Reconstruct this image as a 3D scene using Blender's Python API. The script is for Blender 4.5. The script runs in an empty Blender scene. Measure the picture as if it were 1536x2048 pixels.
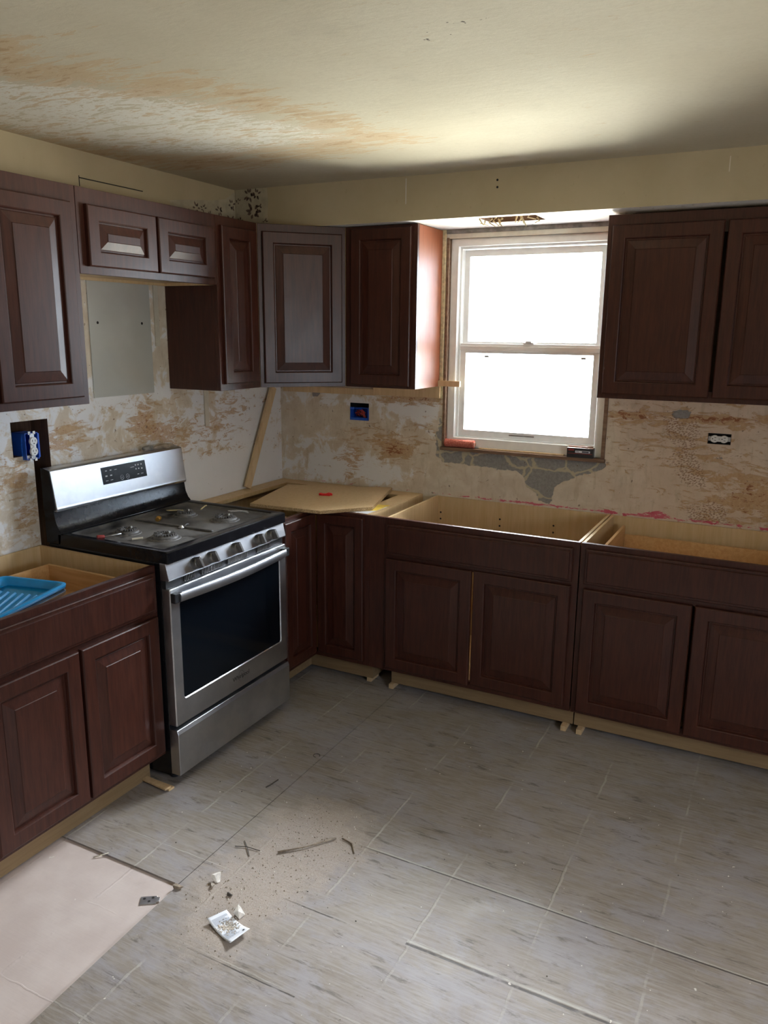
import bpy, bmesh, math, random
from mathutils import Vector, Matrix, noise as mnoise
random.seed(7)
C = bpy.context.scene.collection
SC = bpy.context.scene

# ------------------------------------------------------------------ camera, light, exposure
def make_camera():
    yaw, pit, rol, f = 0.475133546, -0.225424117, 0.00956485635, 1573.6886
    fw = Vector((-math.sin(yaw)*math.cos(pit), math.cos(yaw)*math.cos(pit), math.sin(pit)))
    r = fw.cross(Vector((0, 0, 1))).normalized(); u = r.cross(fw)
    r2 = math.cos(rol)*r + math.sin(rol)*u
    u2 = -math.sin(rol)*r + math.cos(rol)*u
    cd = bpy.data.cameras.new('camera'); co = bpy.data.objects.new('camera', cd); C.objects.link(co)
    cd.sensor_fit = 'VERTICAL'; cd.sensor_height = 36.0; cd.lens = f/2048*36.0
    cd.clip_start = 0.05; cd.clip_end = 100
    m = Matrix((r2, u2, -fw)).transposed().to_4x4(); m.translation = (2.62599322, -3.78895922, 1.73476651)
    co.matrix_world = m
    SC.camera = co
make_camera()
SC.view_settings.view_transform = 'Standard'
SC.view_settings.look = 'None'
SC.view_settings.gamma = 1.0
SC.view_settings.use_curve_mapping = False
SC.view_settings.exposure = 0.52
W = bpy.data.worlds.new('world'); SC.world = W; W.use_nodes = True
bgn = W.node_tree.nodes['Background']
def sky():                     # overcast daylight: bright high sky, dimmer skyline, sunlit ground
    nt = W.node_tree; tc = nt.nodes.new('ShaderNodeTexCoord'); sp = nt.nodes.new('ShaderNodeSeparateXYZ'); mr = nt.nodes.new('ShaderNodeMapRange'); cr = nt.nodes.new('ShaderNodeValToRGB')
    nt.links.new(tc.outputs['Generated'], sp.inputs[0]); nt.links.new(sp.outputs[2], mr.inputs[0]); mr.inputs[1].default_value = -1; mr.inputs[2].default_value = 1
    nt.links.new(mr.outputs[0], cr.inputs[0]); nt.links.new(cr.outputs[0], bgn.inputs[0])
    e = cr.color_ramp.elements; e[0].position = 0.0; e[0].color = (0.60, 0.58, 0.49, 1); e[1].position = 1.0; e[1].color = (0.86, 0.92, 1.0, 1)
    for p, c in ((0.36, (0.42, 0.41, 0.36, 1)), (0.48, (0.17, 0.195, 0.225, 1)), (0.64, (0.18, 0.215, 0.27, 1)), (0.78, (0.88, 0.92, 1.0, 1))):
        k = e.new(p); k.color = c
    bgn.inputs[1].default_value = 75.0
sky()
SC.cycles.adaptive_threshold = 0.03; SC.cycles.max_bounces = 8; SC.cycles.diffuse_bounces = 4; SC.cycles.transparent_max_bounces = 12
SC.cycles.sample_clamp_indirect = 12.0

def portal(name, loc, rot, sx, sy):
    l = bpy.data.lights.new(name, 'AREA'); l.shape = 'RECTANGLE'; l.size = sx; l.size_y = sy
    l.cycles.is_portal = True
    o = bpy.data.objects.new(name, l); C.objects.link(o); o.location = loc; o.rotation_euler = rot
PI = math.pi
RX, FY, ZC, SB, SY = 4.3, -6.0, 2.415, 2.228, -0.37        # right wall, front wall, ceiling, soffit bottom, soffit face
WX0, WX1, WZ0, WZ1 = 1.03, 1.84, 1.15, 2.185               # kitchen window opening
RO = (-3.30, -2.60, 1.00, 1.80)                            # side window opening (y0,y1,z0,z1)
portal('daylight_kitchen_window', ((WX0+WX1)/2, 0.12, (WZ0+WZ1)/2), (-PI/2, 0, 0), WX1-WX0, WZ1-WZ0)
portal('daylight_side_window', (RX+0.02, (RO[0]+RO[1])/2, (RO[2]+RO[3])/2), (0, PI/2, 0), RO[3]-RO[2], RO[1]-RO[0])

# ------------------------------------------------------------------ node helper + materials
class G:
    def __init__(s, name):
        s.m = bpy.data.materials.new(name); s.m.use_nodes = True; s.t = s.m.node_tree
        s.t.nodes.clear(); s.out = s.t.nodes.new('ShaderNodeOutputMaterial')
    def put(s, sock, v):
        if isinstance(v, bpy.types.NodeSocket): s.t.links.new(v, sock)
        elif v is not None:
            if isinstance(v, (tuple, list)) and len(v) == 3 and sock.type == 'RGBA': v = (*v, 1)
            sock.default_value = v
    def n(s, typ, ins=None, **props):
        nd = s.t.nodes.new('ShaderNode'+typ)
        for k, v in props.items(): setattr(nd, k, v)
        for k, v in (ins or {}).items(): s.put(nd.inputs[k], v)
        return nd
    def math(s, op, a, b=None, c=None, clamp=False):
        d = {0: a}
        if b is not None: d[1] = b
        if c is not None: d[2] = c
        nd = s.n('Math', d, operation=op); nd.use_clamp = clamp
        return nd.outputs[0]
    def coord(s, scale=(1, 1, 1), rot=(0, 0, 0), kind='Object'):
        tc = s.n('TexCoord')
        return s.n('Mapping', {'Vector': tc.outputs[kind], 'Scale': scale, 'Rotation': rot}).outputs[0]
    def noise(s, vec, scale=5.0, detail=4.0, rough=0.55, dist=0.0):
        return s.n('TexNoise', {'Vector': vec, 'Scale': scale, 'Detail': detail, 'Roughness': rough, 'Distortion': dist}).outputs[0]
    def ramp(s, fac, a, b):
        return s.n('MapRange', {'Value': fac, 'From Min': a, 'From Max': b}, interpolation_type='SMOOTHSTEP').outputs[0]
    def mix(s, fac, a, b, mode='MIX'):
        nd = s.n('Mix', data_type='RGBA', blend_type=mode)
        s.put(nd.inputs[0], fac); s.put(nd.inputs[6], a); s.put(nd.inputs[7], b)
        return nd.outputs[2]
    def bump(s, h, strength=0.3, dist=0.002, normal=None):
        d = {'Height': h, 'Strength': strength, 'Distance': dist}
        if normal is not None: d['Normal'] = normal
        return s.n('Bump', d).outputs[0]
    def bsdf(s, col, rough=0.5, metal=0.0, normal=None, spec=0.5, **kw):
        d = {'Base Color': col, 'Roughness': rough, 'Metallic': metal, 'Specular IOR Level': spec}
        if normal is not None: d['Normal'] = normal
        d.update(kw)
        b = s.n('BsdfPrincipled', d)
        s.t.links.new(b.outputs[0], s.out.inputs[0])
        return s.m

def plain(name, col, rough=0.5, metal=0.0, var=0.12, scale=30, bump=0.1, spec=0.5, **kw):
    g = G(name); v = g.coord(); nz = g.noise(v, scale)
    c = g.mix(g.ramp(nz, 0.3, 0.7), tuple(x*(1-var) for x in col), tuple(min(1, x*(1+var)) for x in col))
    return g.bsdf(c, rough, metal, g.bump(nz, bump, 0.001) if bump else None, spec, **kw)

def wood_dark(name, ca, cb, rough=0.3):
    g = G(name)
    v = g.coord((9, 9, 0.9)); n1 = g.noise(v, 6, 6, 0.6, 0.4)
    n2 = g.noise(g.coord((60, 60, 2.5)), 4, 3, 0.6)
    n3 = g.noise(g.coord(), 2.2, 3, 0.5)
    f = g.math('ADD', g.math('MULTIPLY', n1, 0.6), g.math('MULTIPLY', n2, 0.4))
    c = g.mix(g.ramp(f, 0.35, 0.65), ca, cb)
    c = g.mix(g.math('MULTIPLY', g.ramp(n3, 0.45, 0.75), 0.25), c, tuple(x*1.5 for x in cb))
    rr = g.n('MapRange', {'Value': g.noise(g.coord(), 9, 4), 'To Min': rough-0.06, 'To Max': rough+0.12}).outputs[0]
    return g.bsdf(c, rr, 0, g.bump(n2, 0.06, 0.0006), 0.38, **{'Coat Weight': 0.12 if rough < 0.4 else 0.0, 'Coat Roughness': 0.25})

def wood_light(name, ca, cb, rough=0.5, axis=0, knots=False, sc=1.0):
    g = G(name)
    s = [14*sc, 14*sc, 14*sc]; s[axis] = 1.0*sc
    n1 = g.noise(g.coord(tuple(s)), 4, 5, 0.6, 0.6)
    s2 = [90, 90, 90]; s2[axis] = 4
    n2 = g.noise(g.coord(tuple(s2)), 3, 2)
    c = g.mix(g.ramp(n1, 0.3, 0.7), ca, cb)
    c = g.mix(g.math('MULTIPLY', n2, 0.25), c, tuple(x*0.7 for x in ca))
    return g.bsdf(c, rough, 0, g.bump(n2, 0.1, 0.0005), 0.4)

M = {}
M['cherry'] = wood_dark('dark_cherry_stain', (0.037, 0.0096, 0.0058), (0.067, 0.019, 0.0110), 0.36)
M['cherry_side'] = wood_dark('cherry_laminate', (0.20, 0.052, 0.018), (0.25, 0.07, 0.026), 0.42)
M['maple'] = wood_light('maple_ply', (0.62, 0.43, 0.22), (0.70, 0.51, 0.29), 0.45, 2)
M['toe'] = wood_light('shaded_toe_board', (0.255, 0.165, 0.08), (0.31, 0.21, 0.108), 0.65, 0)  # raw toe boards, colour darkened to carry the shade under the cabinets
M['drawerwood'] = wood_light('drawer_birch', (0.60, 0.34, 0.14), (0.72, 0.46, 0.22), 0.5, 1)
M['pine'] = wood_light('pine_strip', (0.62, 0.43, 0.24), (0.74, 0.55, 0.33), 0.6, 2)
M['oldwood'] = wood_light('old_brown_wood', (0.16, 0.09, 0.055), (0.27, 0.17, 0.11), 0.7, 0)
M['stud'] = wood_light('dark_stud_wood', (0.07, 0.035, 0.02), (0.13, 0.07, 0.04), 0.8, 2)
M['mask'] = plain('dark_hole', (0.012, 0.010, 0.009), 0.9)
M['vinyl'] = plain('white_vinyl', (0.88, 0.88, 0.86), 0.35, var=0.03)
M['white'] = plain('white_plastic', (0.85, 0.85, 0.83), 0.3, var=0.02, bump=0)
M['bluebox'] = plain('blue_plastic', (0.015, 0.10, 0.55), 0.4, var=0.08)
M['tray'] = plain('turquoise_plastic', (0.004, 0.28, 0.62), 0.32, var=0.05, bump=0.03)
M['black'] = plain('black_enamel', (0.010, 0.010, 0.012), 0.18, var=0.2, bump=0, spec=0.3)
M['display'] = plain('black_display', (0.008, 0.008, 0.009), 0.25, bump=0, spec=0.12)
M['blackmat'] = plain('black_matt', (0.02, 0.02, 0.022), 0.5, var=0.2, bump=0)
M['knob'] = plain('grey_knob_metal', (0.20, 0.19, 0.18), 0.32, 0.85, var=0.1, bump=0)
M['red'] = plain('red_plastic', (0.75, 0.02, 0.025), 0.35, var=0.05)
M['brass'] = plain('brass', (0.75, 0.45, 0.12), 0.3, 1.0)
M['steel'] = plain('plain_steel', (0.55, 0.55, 0.56), 0.35, 1.0)
M['mark'] = plain('pale_print', (0.62, 0.63, 0.65), 0.5, bump=0)
M['greyprint'] = plain('grey_print', (0.34, 0.38, 0.46), 0.6, bump=0)
M['darkprint'] = plain('dark_print', (0.03, 0.03, 0.05), 0.6, bump=0)
M['paper'] = plain('white_paper', (0.80, 0.82, 0.86), 0.6, var=0.03)
M['yellow'] = plain('yellow_paper', (0.85, 0.62, 0.10), 0.6)
M['plaster'] = plain('plaster_chunk', (0.78, 0.74, 0.68), 0.9, var=0.15, scale=80, bump=0.5)
M['crumb'] = plain('crumb_plaster', (0.50, 0.44, 0.37), 0.95, var=0.35, scale=9, bump=0.4)
M['foam'] = plain('old_foam', (0.62, 0.54, 0.34), 0.9, var=0.2, scale=60, bump=0.6)
M['debris'] = plain('dark_debris', (0.075, 0.062, 0.052), 0.8)
M['twig'] = plain('straw', (0.52, 0.43, 0.22), 0.8)
M['greydust'] = plain('dust_grey', (0.24, 0.22, 0.20), 0.95, var=0.3)
M['cartonblack'] = plain('black_carton', (0.02, 0.02, 0.022), 0.4, bump=0)
M['cartontop'] = plain('carton_top', (0.36, 0.20, 0.13), 0.45)
M['redprint'] = plain('red_print', (0.33, 0.035, 0.03), 0.5, bump=0)
M['panelgrey'] = plain('grey_drywall', (0.50, 0.50, 0.46), 0.8, var=0.06, scale=3)
M['dirt'] = plain('dirt', (0.30, 0.24, 0.18), 0.95, var=0.3, scale=60)
M['leafprint'] = plain('brown_leaf_print', (0.12, 0.08, 0.06), 0.85, var=0.35, scale=40)
M['copper'] = plain('red_wire', (0.45, 0.05, 0.04), 0.4)
M['tancaulk'] = plain('cream_board', (0.62, 0.57, 0.46), 0.6, var=0.05)

def mk_roller():
    g = G('roller_nap'); v = g.coord(); nz = g.noise(v, 260, 3, 0.7)
    c = g.mix(g.ramp(nz, 0.35, 0.7), (0.62, 0.12, 0.08), (0.90, 0.38, 0.28))
    return g.bsdf(c, 0.95, 0, g.bump(nz, 1.0, 0.006), 0.1)
M['roller'] = mk_roller()
def mk_chip():
    g = G('particle_board_edge'); v = g.coord(); nz = g.noise(v, 260, 3, 0.7)
    return g.bsdf(g.mix(g.ramp(nz, 0.35, 0.65), (0.30, 0.19, 0.09), (0.66, 0.48, 0.27)), 0.8, 0, g.bump(nz, 0.4, 0.001), 0.2)
M['chip'] = mk_chip()
def mk_steel():
    g = G('brushed_stainless')
    n1 = g.noise(g.coord((3, 3, 160)), 5, 3); n2 = g.noise(g.coord(), 6, 5, 0.65)
    c = g.mix(g.ramp(n2, 0.35, 0.7), (0.56, 0.575, 0.61), (0.68, 0.685, 0.70))
    r = g.math('ADD', g.math('MULTIPLY', n1, 0.08), g.math('MULTIPLY', n2, 0.18), clamp=True)
    return g.bsdf(c, g.math('ADD', r, 0.25), 1.0, g.bump(n1, 0.03, 0.0004))
M['stainless'] = mk_steel()
def mk_cook():
    g = G('dusty_cooktop'); v = g.coord()
    n1 = g.noise(v, 7, 6, 0.65, 0.4); n2 = g.noise(v, 120, 2)
    d = g.ramp(g.math('ADD', g.math('MULTIPLY', n1, 0.8), g.math('MULTIPLY', n2, 0.2)), 0.36, 0.62)
    c = g.mix(d, (0.030, 0.029, 0.028), (0.165, 0.155, 0.145))
    r = g.n('MapRange', {'Value': d, 'To Min': 0.28, 'To Max': 0.75}).outputs[0]
    return g.bsdf(c, r, 0, g.bump(n2, 0.15, 0.0008))
M['cooktop'] = mk_cook()
M['burner'] = plain('dusty_burner_metal', (0.15, 0.142, 0.135), 0.6, 0.2, var=0.35, scale=60, bump=0.3)
M['oldpaper'] = plain('old_wallpaper', (0.43, 0.375, 0.275), 0.85, var=0.12, scale=20)
M['tagmark'] = plain('grey_tag', (0.5, 0.5, 0.5), 0.6)
def mk_oven():
    g = G('dark_oven_glass'); nz = g.noise(g.coord(), 4, 5, 0.6)
    return g.bsdf((0.003, 0.005, 0.008), g.n('MapRange', {'Value': nz, 'To Min': 0.05, 'To Max': 0.16}).outputs[0], 0, None, 0.35)
M['ovenglass'] = mk_oven()
def mk_pane():
    g = G('window_glass')
    tr = g.n('BsdfTransparent', {'Color': (0.97, 0.985, 0.98, 1)}); gl = g.n('BsdfGlossy', {'Color': (1, 1, 1, 1), 'Roughness': 0.02})
    fr = g.n('Fresnel', {'IOR': 1.4})
    mx = g.n('MixShader', {0: fr.outputs[0], 1: tr.outputs[0], 2: gl.outputs[0]})
    g.t.links.new(mx.outputs[0], g.out.inputs[0]); return g.m
M['pane'] = mk_pane()

# attribute-driven plaster: fieldA = (brown adhesive, white skim, bare masonry), fieldB = (pink paint, comb marks, tan paint)
def mk_wall():
    g = G('stripped_plaster')
    a = g.n('SeparateColor', {0: g.n('Attribute', attribute_name='fieldA').outputs[0]})
    b = g.n('SeparateColor', {0: g.n('Attribute', attribute_name='fieldB').outputs[0]})
    v = g.coord()
    nbig = g.noise(v, 2.6, 5, 0.6, 0.3); nmid = g.noise(v, 9, 6, 0.68, 0.5); nfine = g.noise(v, 70, 4, 0.7)
    nstk = g.noise(g.coord((5, 5, 16), (0.12, 0.12, 0)), 2.2, 6, 0.72, 0.9)
    nver = g.noise(g.coord((16, 16, 4)), 2.0, 5, 0.68, 0.5)
    base = g.mix(g.ramp(nmid, 0.3, 0.7), (0.64, 0.54, 0.42), (0.77, 0.685, 0.565))
    sx = g.n('SeparateXYZ', {0: v}).outputs[0]
    base = g.mix(g.math('MULTIPLY', g.ramp(g.math('ADD', sx, g.math('MULTIPLY', nbig, 0.5)), 1.95, 2.3), 0.55), base, g.mix(nmid, (0.67, 0.49, 0.36), (0.74, 0.59, 0.48)))
    base = g.mix(g.math('MULTIPLY', g.ramp(nver, 0.5, 0.7), 0.5), base, (0.50, 0.40, 0.27))
    wf = g.ramp(g.math('ADD', a.outputs[1], g.math('MULTIPLY', g.math('SUBTRACT', nmid, 0.5), 1.5)), 0.42, 0.56)
    base = g.mix(g.math('MULTIPLY', wf, 0.92), base, g.mix(nbig, (0.80, 0.79, 0.78), (0.86, 0.855, 0.87)))
    bf = g.math('ADD', a.outputs[0], g.math('MULTIPLY', g.math('SUBTRACT', nstk, 0.5), 2.3))
    bcol = g.mix(g.ramp(nfine, 0.3, 0.7), (0.44, 0.235, 0.09), (0.58, 0.37, 0.18))
    base = g.mix(g.math('MULTIPLY', g.ramp(bf, 0.46, 0.62), 0.75), base, bcol)
    bf2 = g.math('ADD', g.math('MULTIPLY', a.outputs[0], 0.8), g.math('MULTIPLY', g.math('SUBTRACT', g.noise(g.coord((7, 7, 15), (0, 0.1, 0)), 4.5, 6, 0.75, 0.8), 0.5), 2.2))
    base = g.mix(g.math('MULTIPLY', g.ramp(bf2, 0.68, 0.80), 0.85), base, (0.27, 0.085, 0.028))
    s3 = g.n('SeparateXYZ', {0: v}); vc = g.n('CombineXYZ', {0: g.math('ADD', g.math('MULTIPLY', s3.outputs[0], 62.0), g.math('MULTIPLY', s3.outputs[2], 40.0)), 1: g.math('SUBTRACT', g.math('MULTIPLY', s3.outputs[2], 150.0), g.math('MULTIPLY', s3.outputs[0], 55.0))})
    vor = g.n('TexVoronoi', {'Vector': vc.outputs[0], 'Scale': 1.0, 'Randomness': 0.9}, voronoi_dimensions='2D')
    cf = g.math('ADD', b.outputs[1], g.math('MULTIPLY', g.math('SUBTRACT', nmid, 0.5), 1.6))
    cm = g.math('MULTIPLY', g.ramp(cf, 0.48, 0.62), g.math('SUBTRACT', 1.0, g.ramp(vor.outputs[0], 0.26, 0.40)))
    base = g.mix(g.math('MULTIPLY', cm, 0.75), base, (0.26, 0.13, 0.065))
    gf = g.ramp(g.math('ADD', a.outputs[2], g.math('MULTIPLY', g.math('SUBTRACT', nmid, 0.5), 0.9)), 0.49, 0.53)
    gcol = g.mix(g.ramp(nfine, 0.3, 0.7), (0.26, 0.245, 0.23), (0.36, 0.345, 0.325))
    seam = g.ramp(g.n('TexVoronoi', {'Vector': g.n('VectorMath', {0: g.coord((1, 1, 1.5)), 1: g.n('VectorMath', {0: g.n('TexNoise', {'Vector': v, 'Scale': 14.0, 'Detail': 3.0}).outputs[1], 1: (0.07, 0.07, 0.07)}, operation='MULTIPLY').outputs[0]}, operation='ADD').outputs[0], 'Scale': 6.0}, feature='DISTANCE_TO_EDGE').outputs[0], 0.02, 0.05)
    gcol = g.mix(seam, (0.55, 0.48, 0.34), gcol)
    base = g.mix(gf, base, gcol)
    pf = g.ramp(g.math('ADD', b.outputs[0], g.math('MULTIPLY', g.math('SUBTRACT', nstk, 0.5), 1.6)), 0.5, 0.56)
    base = g.mix(g.math('MULTIPLY', pf, 0.85), base, (0.62, 0.06, 0.14))
    tp = g.mix(g.ramp(nbig, 0.3, 0.7), (0.44, 0.365, 0.235), (0.49, 0.41, 0.275))
    tp = g.mix(g.math('MULTIPLY', g.ramp(nmid, 0.5, 0.8), 0.25), tp, (0.42, 0.335, 0.21))
    tf = g.ramp(g.math('ADD', b.outputs[2], g.math('MULTIPLY', g.math('SUBTRACT', nmid, 0.5), 0.10)), 0.49, 0.51)
    base = g.mix(tf, base, tp)
    speck = g.ramp(g.noise(v, 42, 2, 0.5), 0.70, 0.74)
    base = g.mix(g.math('MULTIPLY', speck, g.math('SUBTRACT', 0.7, g.math('MULTIPLY', tf, 0.6))), base, (0.16, 0.10, 0.06))
    h = g.math('ADD', g.math('MULTIPLY', nmid, 0.7), g.math('MULTIPLY', nfine, 0.3))
    h = g.math('SUBTRACT', h, g.math('MULTIPLY', gf, 1.6))
    h = g.math('ADD', h, g.math('MULTIPLY', g.ramp(bf, 0.46, 0.6), 0.25))
    st = g.n('MapRange', {'Value': tf, 'To Min': 0.55, 'To Max': 0.12}).outputs[0]
    return g.bsdf(base, 0.82, 0, g.bump(h, st, 0.006), 0.3)
M['wall'] = mk_wall()
def mk_ceiling():
    g = G('stained_ceiling')
    a = g.n('SeparateColor', {0: g.n('Attribute', attribute_name='fieldA').outputs[0]})
    v = g.coord(); rot = (0, 0, 0.75)
    nb = g.noise(v, 1.7, 4, 0.6); nm = g.noise(v, 8, 6, 0.68, 0.4); nf = g.noise(v, 60, 4, 0.7)
    ns = g.noise(g.coord((2.2, 9, 1), rot), 2.2, 7, 0.72, 0.8)
    base = g.mix(g.ramp(nb, 0.3, 0.7), (0.47, 0.425, 0.325), (0.53, 0.49, 0.39))
    base = g.mix(g.math('MULTIPLY', g.ramp(nm, 0.55, 0.75), 0.35), base, (0.40, 0.365, 0.29))
    ns2 = g.noise(g.coord((3, 7, 1), (0, 0, 0.55)), 5.5, 8, 0.78, 0.5)
    ns = g.math('ADD', g.math('MULTIPLY', ns, 0.62), g.math('MULTIPLY', ns2, 0.38))
    wraw = g.math('ADD', a.outputs[1], g.math('MULTIPLY', g.math('SUBTRACT', ns, 0.5), 3.8))
    wf = g.ramp(wraw, 0.48, 0.56)
    base = g.mix(g.math('MULTIPLY', g.ramp(nf, 0.42, 0.7), 0.25), base, (0.41, 0.37, 0.28))
    base = g.mix(g.math('MULTIPLY', wf, g.math('MULTIPLY', g.ramp(a.outputs[1], 0.1, 0.5), 0.85)), base, (0.64, 0.625, 0.58))
    edge = g.math('SUBTRACT', 1.0, g.ramp(g.math('ABSOLUTE', g.math('SUBTRACT', wraw, 0.50)), 0.0, 0.05))
    bf = g.math('ADD', a.outputs[0], g.math('MULTIPLY', g.math('SUBTRACT', ns, 0.5), 4.2))
    base = g.mix(g.math('MULTIPLY', g.ramp(bf, 0.48, 0.64), 0.8), base, (0.48, 0.36, 0.225))
    base = g.mix(g.math('MULTIPLY', edge, 0.35), base, (0.36, 0.26, 0.15))
    base = g.mix(g.math('MULTIPLY', g.ramp(bf, 0.85, 1.0), 0.7), base, (0.36, 0.24, 0.13))
    sp = g.ramp(g.math('ADD', a.outputs[2], g.math('MULTIPLY', g.math('SUBTRACT', g.noise(v, 34, 3), 0.5), 2.6)), 0.80, 0.86)
    base = g.mix(sp, base, (0.10, 0.08, 0.06))
    h = g.math('ADD', g.math('MULTIPLY', ns, 1.0), g.math('MULTIPLY', nf, 0.35))
    h = g.math('SUBTRACT', h, g.math('MULTIPLY', wf, 0.3))
    return g.bsdf(base, 0.85, 0, g.bump(h, 0.22, 0.006), 0.3)
M['ceiling'] = mk_ceiling()
def mk_floor():
    g = G('worn_plywood')
    a = g.n('SeparateColor', {0: g.n('Attribute', attribute_name='fieldA').outputs[0]})
    v = g.coord(); sep = g.n('SeparateXYZ', {0: v})
    nb = g.noise(v, 1.3, 4, 0.6); nm = g.noise(v, 6, 5, 0.65); nf = g.noise(v, 180, 3, 0.7)
    gr = g.noise(g.coord((4, 60, 1)), 2.0, 5, 0.65, 0.3)
    sc = g.noise(g.coord((3.2, 17, 1)), 2.0, 6, 0.75, 0.5)
    base = g.mix(g.ramp(nb, 0.3, 0.7), (0.205, 0.168, 0.132), (0.285, 0.245, 0.205))
    base = g.mix(g.math('MULTIPLY', g.ramp(gr, 0.35, 0.7), 0.6), base, (0.385, 0.35, 0.315))
    base = g.mix(g.math('MULTIPLY', g.ramp(nm, 0.45, 0.7), 0.5), base, (0.365, 0.335, 0.335))
    base = g.mix(g.math('MULTIPLY', g.ramp(g.noise(g.coord((1, 1.8, 1)), 3.3, 6, 0.72, 0.6), 0.44, 0.64), 0.6), base, (0.325, 0.31, 0.335))
    base = g.mix(g.math('MULTIPLY', g.ramp(g.noise(g.coord((2, 6, 1)), 7, 6, 0.75), 0.50, 0.7), 0.45), base, (0.17, 0.145, 0.12))
    base = g.mix(g.math('MULTIPLY', g.ramp(sc, 0.54, 0.68), 0.75), base, (0.105, 0.088, 0.075))
    base = g.mix(g.math('MULTIPLY', g.ramp(g.noise(g.coord((5, 14, 1)), 2.6, 6, 0.7), 0.66, 0.78), 0.6), base, (0.47, 0.45, 0.41))
    wob = g.math('MULTIPLY', g.math('SUBTRACT', g.noise(v, 11, 4, 0.7), 0.5), 0.03)
    def bead(axis, off, fade, w):
        u = g.math('ADD', g.math('DIVIDE', g.math('SUBTRACT', sep.outputs[axis], off), 0.318), g.math('MULTIPLY', wob, 2.0))
        d = g.math('ABSOLUTE', g.math('SUBTRACT', g.math('FRACT', g.math('ADD', u, 0.5)), 0.5))
        ln = g.math('SUBTRACT', 1.0, g.ramp(d, w*0.4, w))
        return g.math('MULTIPLY', ln, g.ramp(g.noise(v, fade, 5, 0.7), 0.42, 0.62))
    lx = bead(0, 1.81, 4.1, 0.017); ly = bead(1, -1.685, 3.3, 0.011)
    lines = g.math('MAXIMUM', lx, g.math('MULTIPLY', ly, 0.6))
    def seam(y0, x0, x1, w):
        d = g.math('ABSOLUTE', g.math('ADD', g.math('SUBTRACT', sep.outputs[1], y0), g.math('MULTIPLY', wob, 0.15)))
        m = g.math('SUBTRACT', 1.0, g.ramp(d, w*0.5, w))
        m = g.math('MULTIPLY', m, g.math('MULTIPLY', g.math('GREATER_THAN', sep.outputs[0], x0), g.math('LESS_THAN', sep.outputs[0], x1)))
        return g.math('MULTIPLY', m, g.ramp(g.noise(v, 7, 4, 0.7), 0.32, 0.5))
    cut = g.math('MAXIMUM', seam(-1.692, 1.46, 2.95, 0.0035), g.math('MAXIMUM', seam(-2.020, 1.80, 2.62, 0.0055), g.math('MAXIMUM', seam(-2.33, 1.25, 1.62, 0.003), seam(-2.032, 1.38, 1.62, 0.003))))
    rise = g.math('MAXIMUM', seam(-1.686, 1.46, 2.95, 0.004), seam(-2.009, 1.80, 2.62, 0.005))
    base = g.mix(g.math('MULTIPLY', lines, 0.62), base, (0.46, 0.43, 0.375))
    base = g.mix(g.math('MULTIPLY', rise, 0.6), base, (0.50, 0.47, 0.42))
    base = g.mix(g.math('MULTIPLY', cut, 0.85), base, (0.05, 0.042, 0.036))
    df = g.math('ADD', a.outputs[0], g.math('MULTIPLY', g.math('SUBTRACT', g.noise(v, 14, 5, 0.7), 0.5), 0.9))
    dcol = g.mix(g.ramp(nf, 0.3, 0.7), (0.345, 0.28, 0.225), (0.46, 0.395, 0.34))
    base = g.mix(g.math('MULTIPLY', g.ramp(df, 0.30, 0.66), 0.75), base, dcol)
    pk = g.math('GREATER_THAN', a.outputs[1], 0.5)
    pcol = g.mix(g.ramp(nm, 0.3, 0.7), (0.53, 0.445, 0.41), (0.60, 0.515, 0.475))
    pcol = g.mix(g.math('MULTIPLY', g.ramp(g.noise(g.coord((1, 1, 1)), 5, 7, 0.75, 1.2), 0.62, 0.75), 0.5), pcol, (0.40, 0.335, 0.30))
    base = g.mix(pk, base, pcol)
    sp = g.ramp(g.noise(v, 38, 2, 0.5), 0.755, 0.775)
    base = g.mix(sp, base, (0.66, 0.62, 0.56))
    h = g.math('ADD', g.math('MULTIPLY', gr, 0.25), g.math('MULTIPLY', lines, 1.2))
    h = g.math('ADD', h, g.math('SUBTRACT', rise, cut))
    h = g.math('ADD', h, g.math('MULTIPLY', g.math('MULTIPLY', nf, 1.0), g.ramp(df, 0.35, 0.6)))
    rg = g.n('MapRange', {'Value': g.math('ADD', nm, g.math('MULTIPLY', a.outputs[0], 0.5)), 'From Min': 0.3, 'From Max': 0.8, 'To Min': 0.5, 'To Max': 0.8}).outputs[0]
    return g.bsdf(base, rg, 0, g.bump(h, 0.35, 0.003), 0.4)
M['floor'] = mk_floor()

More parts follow.
